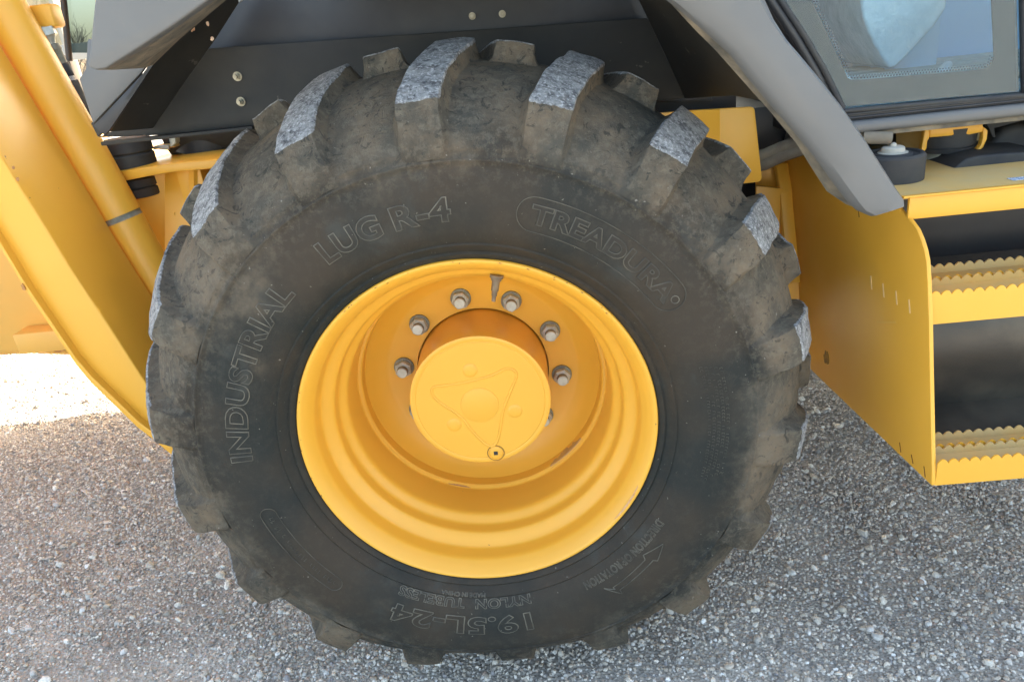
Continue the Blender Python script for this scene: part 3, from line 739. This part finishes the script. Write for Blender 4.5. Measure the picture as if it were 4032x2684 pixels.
# ---- left: lifting arm, cylinder, hose
front = [(-300, -117), (0, 357), (107, 526), (157, 609), (246, 743), (334, 878), (420, 1010), (420, 1060), (354, 1006), (317, 978), (209, 874), (175, 833), (63, 669), (0, 564), (-300, 92)]
AY = .35
FP = [at(x, y, Y=AY) for x, y in front]
prism('lift_arm', FP, (0, .212, 0), 'yellow', R0, bevel=.004, seg=3, label='flat sided yellow stabiliser arm slanting down behind the tyre')
fl = [(-300, 84), (0, 556), (63, 660), (175, 824), (209, 864), (317, 968), (354, 996), (420, 1048)]
fo = [(-300, 98), (0, 570), (63, 675), (175, 839), (209, 880), (317, 984), (354, 1012), (420, 1068)]
prism('arm_flange', [at(x, y, Y=AY - .02) for x, y in fo] + [at(x, y, Y=AY - .02) for x, y in fl[::-1]], (0, .26, 0), 'yellow_clean', R0, bevel=.002)
fleck(30, 386 + 0, AY - .0025, .003, .004, stain, seed=8); fleck(53, 661, AY - .0235, .004, .009, stain, seed=9)
fleck(40, 412, AY - .0025, .0035, .005, stain, seed=12)
c0, c1 = at(20, 40, Y=.62), at(277, 494, Y=.62)
d = (c1 - c0).normalized(); ctr = lambda t: c1 + d * t
tube('hydraulic_cylinder', [ctr(-1.4), ctr(-.3), ctr(-.0)], .0495, 'yellow_clean', R0, n=48)
tube('cylinder_seal', [ctr(-.002), ctr(.0), ctr(.012), ctr(.014)], [.0495, .047, .047, .0485], M['steeldark'], R0, n=40)
tube('cylinder_end', [ctr(.013), ctr(.5)], .0480, 'yellow_clean', R0, n=48)
# hose: port block, nut, fitting, sleeve, rubber
HYY = .66
hp = lambda x, y: at(x, y, Y=HYY)
box('port_block', tuple(hp(68, 70) + Vector((-.01, -.0, 0))), tuple(hp(112, 8) + Vector((0, .05, 0))), 'yellow_clean', R0, bevel=.008)
hose = tube('hydraulic_hose', [hp(166, 186), hp(172, 200), hp(190, 240), hp(204, 275), hp(216, 310), hp(226, 350)], .0132, 'hose', R0, n=16)
tube('hose_fitting', [hp(101, 62), hp(102, 66), hp(112, 84), hp(113, 86)], [.0185, .0215, .021, .017], 'steel', hose, n=6, smooth=20)
tube('hose_fitting', [hp(111, 84), hp(114, 92), hp(120, 104), hp(121, 106)], [.016, .012, .008, .008], 'steel', hose, n=20)
tube('hose_ferrule', [hp(119, 103), hp(120, 105), hp(127, 117), hp(128, 118), hp(145, 154)], [.0125, .0155, .0158, .0130, .0130], 'steeldark', hose, n=20)
tube('hose_boot', [hp(143, 150), hp(145, 153), hp(155, 176), hp(156, 178)], [.0145, .0155, .0158, .0152], 'blackrub', hose, n=20)
tube('hose_tag', [hp(155, 176), hp(174, 232)], .0142, 'tag', hose, n=20, label='hose section wrapped in a pale printed label')
tube('rear_pillar', [at(140, -30, Y=1.3), at(146, 0, Y=1.3), at(153, 70, Y=1.3), at(160, 140, Y=1.3)], .010, 'black', R0, n=10)
box('pillar_bracket', tuple(at(92, 145, Y=1.35)), tuple(at(135, 128, Y=1.35) + Vector((0, .08, 0))), 'black', R0)
pane2 = prism('rear_window', [at(158, 122, Y=1.31), at(147, -30, Y=1.31), at(330, -30, Y=1.31), at(330, 122, Y=1.31)], (0, .005, 0), 'glass2', R0, bevel=0, label='tinted rear window pane with bare trees beyond it')
prism('rear_step', [at(90, 146, Y=1.4), at(160, 140, Y=1.4), at(215, 330, Y=1.4), at(120, 330, Y=1.4)], (0, .04, 0), 'plastic', R0)
prism('rear_reflector', [at(76, 121, Y=1.33), at(95, 119, Y=1.33), at(93, 132, Y=1.33), at(82, 134, Y=1.33)], (0, .01, 0), 'cap', R0, bevel=.001)

# ---- frame and mounts under the fender (left gap)
FYY = .66
prism('frame_shelf', [at(262, 397, Y=FYY), at(330, 385, Y=FYY), at(430, 372, Y=FYY), at(560, 362, Y=FYY), at(560, 382, Y=FYY), at(450, 392, Y=FYY), at(400, 396, Y=FYY), at(340, 406, Y=FYY), at(272, 420, Y=FYY)], (0, .30, 0), 'yellow', R0, bevel=.003)
sheet('frame_plate', [[at(275, 395, Y=.72), at(275, 680, Y=.72)], [at(385, 392, Y=.76), at(385, 680, Y=.76)], [at(420, 390, Y=.73), at(420, 680, Y=.73)], [at(455, 388, Y=.70), at(455, 680, Y=.70)]], 'yellow', R0, thick=.012)
box('frame_rib', tuple(at(448, 560, Y=.70)), tuple(at(460, 388, Y=.70) + Vector((0, .1, 0))), 'yellow_clean', R0)
for (x, y) in ((423, 463), (410, 492)):
    c = at(x, y, Y=.729); lathe('bolt_hole', [(.7295 - .003, .0085), (.728, 0)], 'black', R0, n=20, cx=c.x, cz=c.z, smooth=False)
    tube_r = lathe('hole_rim', [(.7285, .0088), (.7255, .0092), (.7262, .0078)], 'yellow_clean', R0, n=20, cx=c.x, cz=c.z)
def mount(px, py0, py1, Y, r, name='rubber_mount', m='blackrub', ribs=3):
    c = at(px, py0, Y=Y); b = at(px, py1, Y=Y); H = c.z - b.z; V = []; F = []; n = 40; pr = []
    for i in range(ribs):
        z0 = b.z + H * i / ribs; z1 = b.z + H * (i + 1) / ribs
        pr += [(z0, r * .93), (z0 + H * .06, r), (z1 - H * .06, r), (z1, r * .93)]
    pr = [(b.z, 0.0001)] + pr + [(c.z, 0.0001)]
    for (z, rr) in pr:
        for k in range(n): V.append((c.x + rr * math.cos(2 * math.pi * k / n), Y + rr * math.sin(2 * math.pi * k / n), z))
    for i in range(len(pr) - 1):
        for k in range(n): F.append([i * n + k, i * n + (k + 1) % n, (i + 1) * n + (k + 1) % n, (i + 1) * n + k])
    return raw(name, V, F, m, R0, smooth=30)
mount(284, 318, 388, .74, .062, ribs=2); mount(305, 408, 452, .74, .058, ribs=2)
tube('exhaust_pipe', [at(495, 300, Y=.95), at(495, 345, Y=.95)], .12, 'black', R0, n=36)
raw('fuel_tank', *tube_geo([at(405, 250, Y=.95), at(700, 240, Y=.95)], .14, 36), 'blackrub', R0, smooth=40)
box('bracket', tuple(at(352, 345, Y=.80)), tuple(at(400, 332, Y=.80) + Vector((0, .12, 0))), 'yellow_tan', R0)
prism('bracket', [at(345, 342, Y=.78), at(362, 335, Y=.78), at(388, 335, Y=.78), at(388, 346, Y=.78)], (0, .01, 0), 'cap', R0, bevel=.001)
prism('latch', [at(388, 318, Y=.77), at(402, 310, Y=.77), at(404, 330, Y=.77), at(392, 340, Y=.77)], (0, .03, 0), 'steel', R0, bevel=.002)

# ---- right: bracket plate, hoses, step unit
prism('bracket_plate', [at(1560, 256, Y=.5), at(1728, 246, Y=.5), at(1734, 248, Y=.5), at(1737, 254, Y=.5), at(1753, 408, Y=.5), at(1751, 415, Y=.5), at(1744, 419, Y=.5), at(1560, 440, Y=.5)], (0, .008, 0), 'yellow', R0, bevel=.002,
      label='bent yellow plate standing between the tyre and the step')
prism('bracket_plate', [at(1500, 262, Y=.4), at(1572, 256, Y=.43), at(1656, 252, Y=.4995), at(1656, 430, Y=.4995), at(1572, 440, Y=.43), at(1500, 440, Y=.4)], (.006, .008, 0), 'yellow', R0, bevel=0)
for i, (y0, y1, rr) in enumerate(((356, 326, .020), (376, 342, .022))):
    tube('fuel_hose', [at(1700, y0 + 16, Y=.62), at(1760, y0, Y=.60), at(1800, (y0 + y1) / 2 - 2, Y=.58), at(1845, y1, Y=.56), at(1890, y1 - 25, Y=.56)], rr * .72, 'hosetan', R0)
PX = .8015
px_ = lambda x, y: at(x, y, X=PX)
raw('hose_shield', *merge([tube_geo([at(1832 + i * 1.5, 333 - 6 * i, X=PX - .02 + i * .003) for i in range(8)], .03, 20)]), 'plastic', R0, smooth=50)
tube('hose_shield', [px_(1838, 285) + Vector((-.02, 0, 0)), px_(1846, 310) + Vector((-.025, 0, 0)), px_(1845, 345) + Vector((-.03, 0, 0)), px_(1838, 362) + Vector((-.035, 0, 0))], .006, 'plastic', R0)
prof_plate = [px_(1842, 900), px_(1868, 853), px_(2143, 1117), px_(2144, 1080), px_(2139, 850), px_(2137, 736), px_(2134, 650), px_(2131, 600), px_(2126, 575), px_(2119, 552), px_(2109, 528), px_(2094, 507), px_(2080, 494), px_(2070, 482), px_(2066, 468), px_(2060, 452), px_(2040, 440),
              px_(1985, 420), px_(1940, 380), px_(1880, 300), px_(1830, 268), px_(1822, 330), px_(1808, 372), px_(1818, 420), px_(1836, 640), px_(1842, 760)]
prof_plate = [p for p in prof_plate]
# close the hidden lower-rear corner sensibly
prism('step_side_plate', prof_plate[1:], (.008, 0, 0), 'yellow_clean', R0, bevel=.0022, seg=2, label='tall yellow side plate of the step unit facing the tyre')
prism('plate_edge_flange', [px_(1806, 374), px_(1813, 374), px_(1822, 430), px_(1832, 540), px_(1842, 650), px_(1836, 650), px_(1824, 540), px_(1814, 430)], (-.03, 0, 0), 'yellow_clean', R0, bevel=.002)
slot = mat('slot_dark', (.10, .02, .005), .8)
def slotmark(x0, y0, x1, y1, w=1.6, m=slot, name='tab_slot'):
    a_ = px_(x0, y0); b_ = px_(x1, y1); dd = (b_ - a_).normalized(); nn = Vector((0, -dd.z, dd.y)) * (w * .0006)
    V = [a_ - nn, b_ - nn, b_ + nn, a_ + nn]
    return prism(name, [v + Vector((-.0006, 0, 0)) for v in V], (.002, 0, 0), m, R0, bevel=0)
for q in ((1974, 468, 1977, 500), (1939, 440, 1951, 446), (2070, 1017, 2073, 1040), (2097, 1045, 2101, 1066), (2126, 1072, 2129, 1097)):
    slotmark(*q)
rub = mat('pale_scratch', (.88, .62, .28), .6)
for (x, y) in ((2004, 650), (2032, 668), (2062, 685), (2092, 705)):
    slotmark(x - .5, y - 16, x + 2, y + 16, 3.2, rub, 'scuff_mark')
slotmark(2018, 741, 2062, 741, 3.0, mat('faint_scratch', (.80, .46, .08), .5), 'scuff_mark')
V = []; c = px_(1902, 823)
smudge = mat('mud_spot', (.14, .09, .03), .8, col2=(.42, .22, .02), nscale=70)
rn = random.Random(2)
prism('mud_spot', [c + Vector((-.001, math.cos(t * .45) * .018 * rn.uniform(.7, 1), math.sin(t * .45) * .020 * rn.uniform(.7, 1.1))) for t in range(14)], (.002, 0, 0), smudge, R0, bevel=0)

# platform and steps
X0, X1 = PX + .008, 1.75
zt, zb = at(2200, 445, Y=.12).z, at(2200, 495, Y=.12).z
box('platform_face', (X0 - .008, .12, zb), (X1, .128, zt), 'yellow_clean', R0, bevel=.002)
box('platform_top', (X0 - .02, .1265, zt - .004), (X1, .62, zt + .0035), 'yellow_tan', R0, bevel=.002)
box('platform_edge', (X0 - .02, .1165, zt + .0005), (X1, .1262, zt + .0045), 'yellow_clean', R0, bevel=.0012)
bs = at(2345, 411, Z=zt + .0045)
box('sticker', (bs.x - .015, bs.y - .008, zt + .0038), (bs.x + .06, bs.y + .012, zt + .0045), 'sticker', R0, bevel=0, label='small blue and white label on the platform')
def serrated(name, Y, zlow, ztop, m, th=.003, amp=.0042, pitch=.0185, x0=X0, x1=X1, shift=0, parent=R0):
    pts = [(x0, Y, zlow)]; n = int((x1 - x0) / pitch * 8); top = []
    for i in range(n + 1):
        x = x0 + (x1 - x0) * i / n; ph = ((x - x0) / pitch + shift) % 1
        top.append((x, Y, ztop - amp + amp * 2 * abs(math.sin(math.pi * ph)) ** .8 - amp * .4))
    V = []; F = []
    for (x, y, z) in top: V += [(x, y, zlow), (x, y, z), (x, y + th, z), (x, y + th, zlow)]
    for i in range(len(top) - 1):
        a_ = 4 * i; b_ = a_ + 4
        for j in range(4): F.append([a_ + j, a_ + (j + 1) % 4, b_ + (j + 1) % 4, b_ + j])
    F += [[0, 1, 2, 3], [len(V) - 4 + j for j in (3, 2, 1, 0)]]
    return raw(name, V, F, m, parent, smooth=30)
def step(Yf, zf, zlow, depth, name):
    rt_ = serrated('step_riser', Yf, zlow, zf, 'yellow_clean')
    serrated('step_rib', Yf + depth * .48, zf - .02, zf + .002, 'yellow_tan', shift=.4)
    serrated('step_rib', Yf + depth * .52 + .006, zf - .02, zf + .000, 'yellow_clean', shift=.9)
    serrated('step_rib', Yf + depth, zf - .02, zf + .004, 'yellow_tan', shift=.2)
    box('step_tread', (X0, Yf + .003, zf - .016), (X1, Yf + depth + .003, zf - .011), 'yellow_tan', R0, bevel=.001)
    return rt_
z1 = at(2137, 675, Y=.032).z; z1b = at(2138, 747, Y=.032).z
yb = at(2137, 617, Z=z1).y
step(.032, z1, z1b, yb - .032, 'upper')
z2 = at(2146, 1062, Y=-.055).z; z2b = at(2144, 1117, Y=-.055).z
yb2 = at(2146, 1003, Z=z2).y
step(-.055, z2, z2b, yb2 + .055, 'lower')
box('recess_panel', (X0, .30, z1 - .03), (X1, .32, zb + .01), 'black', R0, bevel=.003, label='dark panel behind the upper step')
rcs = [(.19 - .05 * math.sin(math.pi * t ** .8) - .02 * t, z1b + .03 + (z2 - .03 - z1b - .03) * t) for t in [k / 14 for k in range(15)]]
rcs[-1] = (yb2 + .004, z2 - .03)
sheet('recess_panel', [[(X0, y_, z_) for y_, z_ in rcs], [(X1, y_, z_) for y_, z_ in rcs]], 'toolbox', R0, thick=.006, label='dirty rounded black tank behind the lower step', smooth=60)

# yellow chassis plates seen in the slot beside the tyre
prism('chassis_plate', [at(1740, 428, Y=.72), at(1800, 434, Y=.72), at(1822, 442, Y=.72), at(1880, 445, Y=.72), at(1880, 850, Y=.72), at(1740, 850, Y=.72)], (0, .01, 0), 'yellow', R0)
prism('chassis_plate', [at(1740, 360, Y=.80), at(1880, 330, Y=.80), at(1880, 460, Y=.80), at(1740, 460, Y=.80)], (0, .01, 0), 'yellow', R0)

# ---- cab above
CY = .30
zs = at(2200, 215, Y=CY).z
g1 = [(1770, -60), (1806, 0), (1860, 82), (1905, 160), (1947, 246), (2344, 211), (2339, 0), (2337, -60)]
G3 = [at(x, y, Y=CY) for x, y in g1]
cabx = at(2344, 211, Y=CY).x
topz = 1.95
lean = Vector((0, .0, 0))
# extend the glass upward
dirL = (G3[1] - G3[2]).normalized(); top_l = G3[1] + dirL * ((topz - G3[1].z) / dirL.z); top_r = Vector((G3[6].x - .03, CY, topz))
outerp = [top_l, G3[1], G3[2], G3[3], G3[4], G3[5], G3[6], top_r]
inn = [(1869, 0), (1905, 75), (1930, 130), (1948, 168), (1953, 180), (1962, 184), (1985, 184), (2235, 163), (2272, 158), (2286, 148), (2291, 130), (2285, 0)]
I3 = [at(x, y, Y=CY) for x, y in inn]
ti_l = top_l + Vector((.06, 0, -.05)); ti_r = top_r + Vector((-.05, 0, -.05))
innerp = [ti_l] + I3 + [ti_r]
pane = prism('door_glass', outerp, (0, .005, 0), 'glass', R0, bevel=0, label='tinted glass pane of the cab door')
# printed border as a thin ring behind the pane
def ring_poly(name, out, inn_, y, th, m, parent):
    # bridge outer and inner loops by nearest angle around the centre
    c = sum(inn_, Vector()) / len(inn_); n = 96
    def ray(poly, t):
        dx, dz = math.cos(t), math.sin(t); best = None
        for p, q in zip(poly, poly[1:] + poly[:1]):
            ax, az = p.x - c.x, p.z - c.z; bx_, bz = q.x - c.x, q.z - c.z; ex, ez = bx_ - ax, bz - az
            den = dx * ez - dz * ex
            if abs(den) < 1e-9: continue
            s = (ax * ez - az * ex) / den; u = (ax * dz - az * dx) / den
            if s > 0 and -1e-6 <= u <= 1 + 1e-6 and (best is None or s > best): best = s
        return Vector((c.x + dx * best, 0, c.z + dz * best))
    angs = sorted([math.atan2(p.z - c.z, p.x - c.x) for p in list(out) + list(inn_)] + [2 * math.pi * k / n - math.pi for k in range(n)])
    V = []; F = []
    for t in angs:
        o_, i_ = ray(out, t), ray(inn_, t)
        V += [Vector((o_.x, y, o_.z)), Vector((i_.x, y, i_.z)), Vector((i_.x, y + th, i_.z)), Vector((o_.x, y + th, o_.z))]
    K = len(angs)
    for k in range(K):
        a_, b_ = 4 * k, 4 * ((k + 1) % K)
        for j in range(4): F.append([a_ + j, a_ + (j + 1) % 4, b_ + (j + 1) % 4, b_ + j])
    return raw(name, V, F, m, parent)
ring_poly('glass_border', outerp, innerp, CY + .0055, .002, 'frit', pane)
# dotted edge of the print
parts = []
def dots(a_, b_, stepd=.0055, rows=2):
    dd = b_ - a_; L0 = dd.length; dd.normalize(); nn = Vector((-dd.z, 0, dd.x))
    if (Vector((1.0, CY, 1.5)) - a_).dot(nn) < 0: nn = -nn
    for r_ in range(rows):
        s = stepd * .5 * r_
        while s < L0:
            c = a_ + dd * s + nn * (.003 + r_ * .0045); rr = .0016 - .0005 * r_
            parts.append(([Vector((c.x + rr * math.cos(k * 1.0472), CY + .006, c.z + rr * math.sin(k * 1.0472))) for k in range(6)], [[0, 1, 2, 3, 4, 5]])); s += stepd
for p, q in list(zip(I3, I3[1:])): dots(p, q)
raw('border_dots', *merge(parts), 'frit', pane, kind='stuff')
# gasket and frame
gpath = [top_l, G3[1], G3[2], G3[3], G3[4]]
tube('door_seal', [p + Vector((-.008, -.004, -.002)) for p in gpath], .006, 'blackrub', R0, n=10)
tube('door_seal', [G3[4] + Vector((-.006, -.004, -.007)), G3[5] + Vector((.004, -.004, -.007))], .0045, 'blackrub', R0, n=10)
frame_l = [p + Vector((-.022, .0, -.004)) for p in gpath]
tube('door_frame', frame_l, .0085, 'black', R0, n=12)
tube('door_frame', [p + Vector((-.060, .02, -.01)) for p in gpath[:4]], .022, 'plastic', R0, n=12)
tube('door_frame', [top_r + Vector((.016, .004, 0)), G3[6] + Vector((.016, .004, 0)), G3[5] + Vector((.018, .004, -.012))], .009, 'black', R0, n=12)
box('door_frame', (G3[5].x + .026, CY + .0, zs + .0), (G3[5].x + .5, CY + .02, topz), 'plastic', R0)
xl = at(1925, 262, Y=CY).x
zA = G3[4].z - .010; zB = at(2200, 252, Y=CY).z; zC = at(2200, 280, Y=CY).z
box('sill_groove', (xl, CY - .004, zB - .002), (X1, CY + .05, zA), 'black', R0, bevel=.002)
for dz_ in (.004, .011, .018):
    tube('sill_trim', [(xl, CY - .006, zA - dz_), (X1, CY - .006, zA - dz_)], .0022, 'blackrub' if dz_ != .011 else 'black', R0, n=8)
box('cab_sill', (xl, CY - .022, zC), (X1, CY + .08, zB), 'plastic', R0, bevel=.009, seg=4)
box('sill_underside', (xl, CY - .006, zC - .010), (X1, CY + .3, zC - .0005), 'dirt_plastic', R0, bevel=.002)
box('cab_floor', (.80, CY + .08, zC + .0), (X1, 1.85, zB + .03), 'interior', R0)
box('cab_roof', (.0, .15, 2.62), (1.85, 2.05, 2.78), 'plastic', R0, bevel=.03)
for (x, y, z_) in ((.20, .34, 1.9), (.08, 1.86, 1.1), (1.78, .34, 1.1), (1.78, 1.86, 1.1)):
    box('cab_pillar', (x - .035, y - .035, z_), (x + .035, y + .035, 2.62), 'black', R0)
box('far_window', (.12, 1.86, 1.45), (.72, 1.865, 2.6), 'glass', R0, bevel=0)
box('cab_sun_wall', (.76, 1.80, 1.06), (1.78, 1.85, 2.6), 'interior', R0)  # made opaque to the roof in place of far glass, blocks sun
# seat and wrap inside
box('console', (1.02, .70, 1.06), (1.13, .95, 1.27), 'interior', R0, bevel=.02)
SY = .62
prism('seat_wrap_shape', [at(1975, -60, Y=SY), at(2185, -60, Y=SY), at(2178, 20, Y=SY), at(2150, 62, Y=SY), at(2062, 156, Y=SY), at(2046, 158, Y=SY), at(2010, 100, Y=SY), at(1985, 40, Y=SY)], (0, .4, 0), 'seatwrap', R0, bevel=.02, seg=3, label='seat back wrapped in clear plastic inside the cab')
prism('seat_wrap_shape', [at(2120, 212, Y=.56), at(2180, 150, Y=.56), at(2192, 138, Y=.56), at(2196, 150, Y=.56), at(2165, 200, Y=.56), at(2150, 216, Y=.56)], (0, .03, 0), 'seatwrap', R0, bevel=.008)  # pale strip shaped after a wrinkle highlight in the film
prism('seat_wrap_shape', [at(1925, 120, Y=.58), at(1945, 160, Y=.58), at(1990, 210, Y=.58), at(1955, 214, Y=.58), at(1932, 214, Y=.58)], (0, .05, 0), 'seatwrap', R0, bevel=.01)
for i_, yy in enumerate((.42, .50, .58, .66, .74, .82)):
    box('floor_strip', (.80, yy, zB + .030), (X1, yy + .05, zB + .046), 'pale', R0, bevel=.004)
# body masses behind: bonnet, chassis, attachment, and unseen blocks added to stop sun
box('chassis', (-.75, .98, .42), (4.1, 2.25, 1.0), 'black', R0)  # box widened to the far side to shade the ground
box('bonnet', (1.85, .45, 1.0), (4.2, 1.75, 1.75), 'yellow_clean', R0, bevel=.05)
box('far_fender', (-.62, 1.72, 1.26), (.6, 2.25, 1.34), 'plastic', R0, bevel=.02)
box('cab_rear_block', (.0, .58, 1.02), (.62, 1.75, 1.34), 'black', R0)
box('rear_sun_block', (-1.3, 1.0, .36), (-.5, 1.41, 1.02), 'mass', R0)  # unseen block, added to close a sun patch on the ground
box('cab_backdrop', (.80, .98, 1.06), (1.74, 1.0, 1.7), 'interior', R0)  # pale panel added near the glass to brighten the interior
box('front_sun_panel', (1.755, .40, 1.06), (1.77, 1.85, 2.6), 'interior', R0)  # added to keep sun and outdoor glare out of the cab
box('gap_block', (-.83, 1.0, 1.0), (.0, 1.05, 1.36), 'black', R0)  # dark box added to cover the bright sunlit gap between the mounts
box('cab_sun_panel', (.735, .50, 1.0), (.75, 1.85, 1.9), 'black', R0)  # unseen panel, added to stop sun through the cab hitting the lugs
box('cab_rear_block', (.62, .68, .95), (.95, 1.75, 1.05), 'black', R0)  # extra block added to keep sun off the right-hand lugs
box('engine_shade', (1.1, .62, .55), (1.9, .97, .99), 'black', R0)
box('boom_shade_block', (-3.2, .85, 1.66), (-.5, 1.95, 2.5), 'yellow_clean', R0, bevel=.03)  # unseen block, placed and sized to shade the ground at left
rb0 = at(0, 818, Y=1.42)
prism('rear_bucket', [(-3.3, 1.42, rb0.z - .01), (at(0, 822, Y=1.42).x, 1.42, at(0, 822, Y=1.42).z), (at(60, 818, Y=1.42).x, 1.42, at(60, 818, Y=1.42).z), (at(165, 822, Y=1.42).x, 1.42, at(165, 822, Y=1.42).z), (-.9, 1.42, .34), (-.9, 1.42, 1.0), (-1.5, 1.42, 1.0), (-1.62, 1.42, 1.30), (-3.3, 1.42, 1.30)],
      (0, .5, 0), 'mass', R0, bevel=.03, seg=3, label='large yellow rear attachment behind the stabiliser arm')  # visible at left; depth and hidden right end sized for its ground shadow
p0, p1 = at(40, 770, Y=1.36), at(130, 757, Y=1.36)
box('foot_bar', (p0.x, 1.33, p1.z - .075), (p1.x + .3, 1.42, p1.z + .005), 'mass', R0, bevel=.008)
c = at(130, 795, Y=1.40); lathe('pin_hole', [(1.415, .03), (1.40, .028), (1.41, .0)], stain, R0, n=20, cx=c.x, cz=c.z)

# things below the sill, on the platform
BY = .36
def PA(x, y, Y=BY): return at(x, y, Y=Y)
zP = zt + .004
def zi(x, y): return ((3400 + x / 3.728) / PK, (460 + y / 3.728) / PK)
def Z5(x, y, Y=BY): u, v = zi(x, y); return at(u, v, Y=Y)
prism('mount_bracket', [Z5(980, 160), Z5(1300, 125), Z5(1760, 100), Z5(1762, 225), Z5(1560, 265), Z5(1450, 268), Z5(1100, 298), Z5(975, 310)], (0, .012, 0), 'yellow_clean', R0, bevel=.003, label='yellow bracket hanging below the cab sill')
prism('bracket_leg', [Z5(900, 195), Z5(975, 175), Z5(970, 320), Z5(945, 350), Z5(930, 470), Z5(880, 540), Z5(700, 745), Z5(690, 700), Z5(850, 500), Z5(885, 300)], (0, .014, 0), 'yellow_clean', R0, bevel=.003)
prism('bracket_leg', [Z5(1762, 145), Z5(1830, 200), Z5(1815, 330), Z5(1760, 450), Z5(1640, 550), Z5(1640, 520), Z5(1730, 410), Z5(1755, 300)], (0, .014, 0), 'yellow_clean', R0, bevel=.003)
prism('bracket_web', [Z5(480, 200, .45), Z5(900, 160, .38), Z5(900, 330, .38), Z5(870, 500, .38), Z5(690, 720, .38), Z5(480, 520, .45)], (.006, .01, 0), 'yellow_tan', R0, bevel=0)
box('bracket_web', tuple(Z5(930, 620, .46)), tuple(Z5(1800, 160, .46) + Vector((0, .01, 0))), 'yellow_tan', R0)
mm = Z5(1215, 300, .41)
def vdisc(cx, cy, pr, m, name, parent=R0, n=40):
    V = []; F = []
    for (z, rr) in pr:
        for k in range(n): V.append((cx + rr * math.cos(2 * math.pi * k / n), cy + rr * math.sin(2 * math.pi * k / n), z))
    for i in range(len(pr) - 1):
        for k in range(n): F.append([i * n + k, i * n + (k + 1) % n, (i + 1) * n + (k + 1) % n, (i + 1) * n + k])
    return raw(name, V, F, m, parent, smooth=30)
za = Z5(1215, 280, .41).z; zb_ = Z5(1215, 490, .41).z; hh = za - zb_
vdisc(mm.x, .42, [(za + .02, .001), (za + .02, .062), (zb_ + hh * .5, .060), (zb_ + hh * .46, .056), (zb_ + hh * .38, .056), (zb_ + hh * .34, .060), (zb_ + .001, .057), (zb_, .001)], 'blackrub', 'cab_mount')
mx_ = Z5(1115, 540, .41).x
vdisc(mx_, .41, [(zb_, .001), (zb_, .030), (zb_ - .018, .030), (zb_ - .020, .027), (zb_ - .020, .016), (zb_ - .030, .016), (zb_ - .032, .001)], 'steel', 'mount_nut', n=6)
# round rubber pad with white cap
pc = at(2052, 375, Z=zP + .03)
dcx, dcy = pc.x, pc.y
vdisc(dcx, dcy, [(zP, .001), (zP, .058), (zP + .045, .058), (zP + .050, .054), (zP + .050, .048), (zP + .046, .046), (zP + .046, .036), (zP + .050, .034), (zP + .050, .001)], 'blackrub', 'filler_neck')
vdisc(dcx, dcy, [(zP + .049, .001), (zP + .049, .027), (zP + .051, .027), (zP + .052, .021), (zP + .056, .021), (zP + .060, .020), (zP + .062, .016), (zP + .062, .006), (zP + .067, .005), (zP + .069, .001)], 'cap', 'filler_cap')
tube('drain_tube', [(dcx - .05, dcy + .02, zP + .080), (dcx - .002, dcy + .005, zP + .076)], .012, 'hosetan', R0)
# black moulded covers on the platform
def blob(name, pts, y0, y1, m):
    return prism(name, pts, (0, y1 - y0, 0), m, R0, bevel=.018, seg=4)
blob('battery_cover', [Z5(1180, 895, .30), Z5(1240, 840, .30), Z5(1330, 760, .30), Z5(1500, 620, .30), Z5(1700, 570, .30), Z5(2000, 540, .30), Z5(2700, 500, .30), Z5(2700, 885, .30)], .30, .52, 'blackrub')
blob('battery_cover', [Z5(1700, 560, .42), Z5(1900, 380, .42), Z5(2060, 200, .42), Z5(2150, 130, .42), Z5(2300, 115, .42), Z5(2700, 100, .42), Z5(2700, 600, .42)], .42, .60, 'blackrub')
blob('rubber_mat', [Z5(640, 860, .42), Z5(640, 770, .42), Z5(800, 670, .42), Z5(1100, 670, .42), Z5(1300, 760, .42), Z5(1300, 880, .42)], .42, .55, 'blackrub')
prism('brace', [Z5(1920, 170, .50), Z5(2190, 60, .50), Z5(2120, 140, .50), Z5(1960, 265, .50)], (0, .01, 0), 'yellow_tan', R0, bevel=.001)
prism('strap', [Z5(1770, 60, .40), Z5(2330, 40, .40), Z5(2260, 80, .40), Z5(1920, 170, .40), Z5(1940, 300, .40), Z5(1900, 300, .40), Z5(1850, 180, .40)], (0, .008, 0), 'blackrub', R0, bevel=.001)
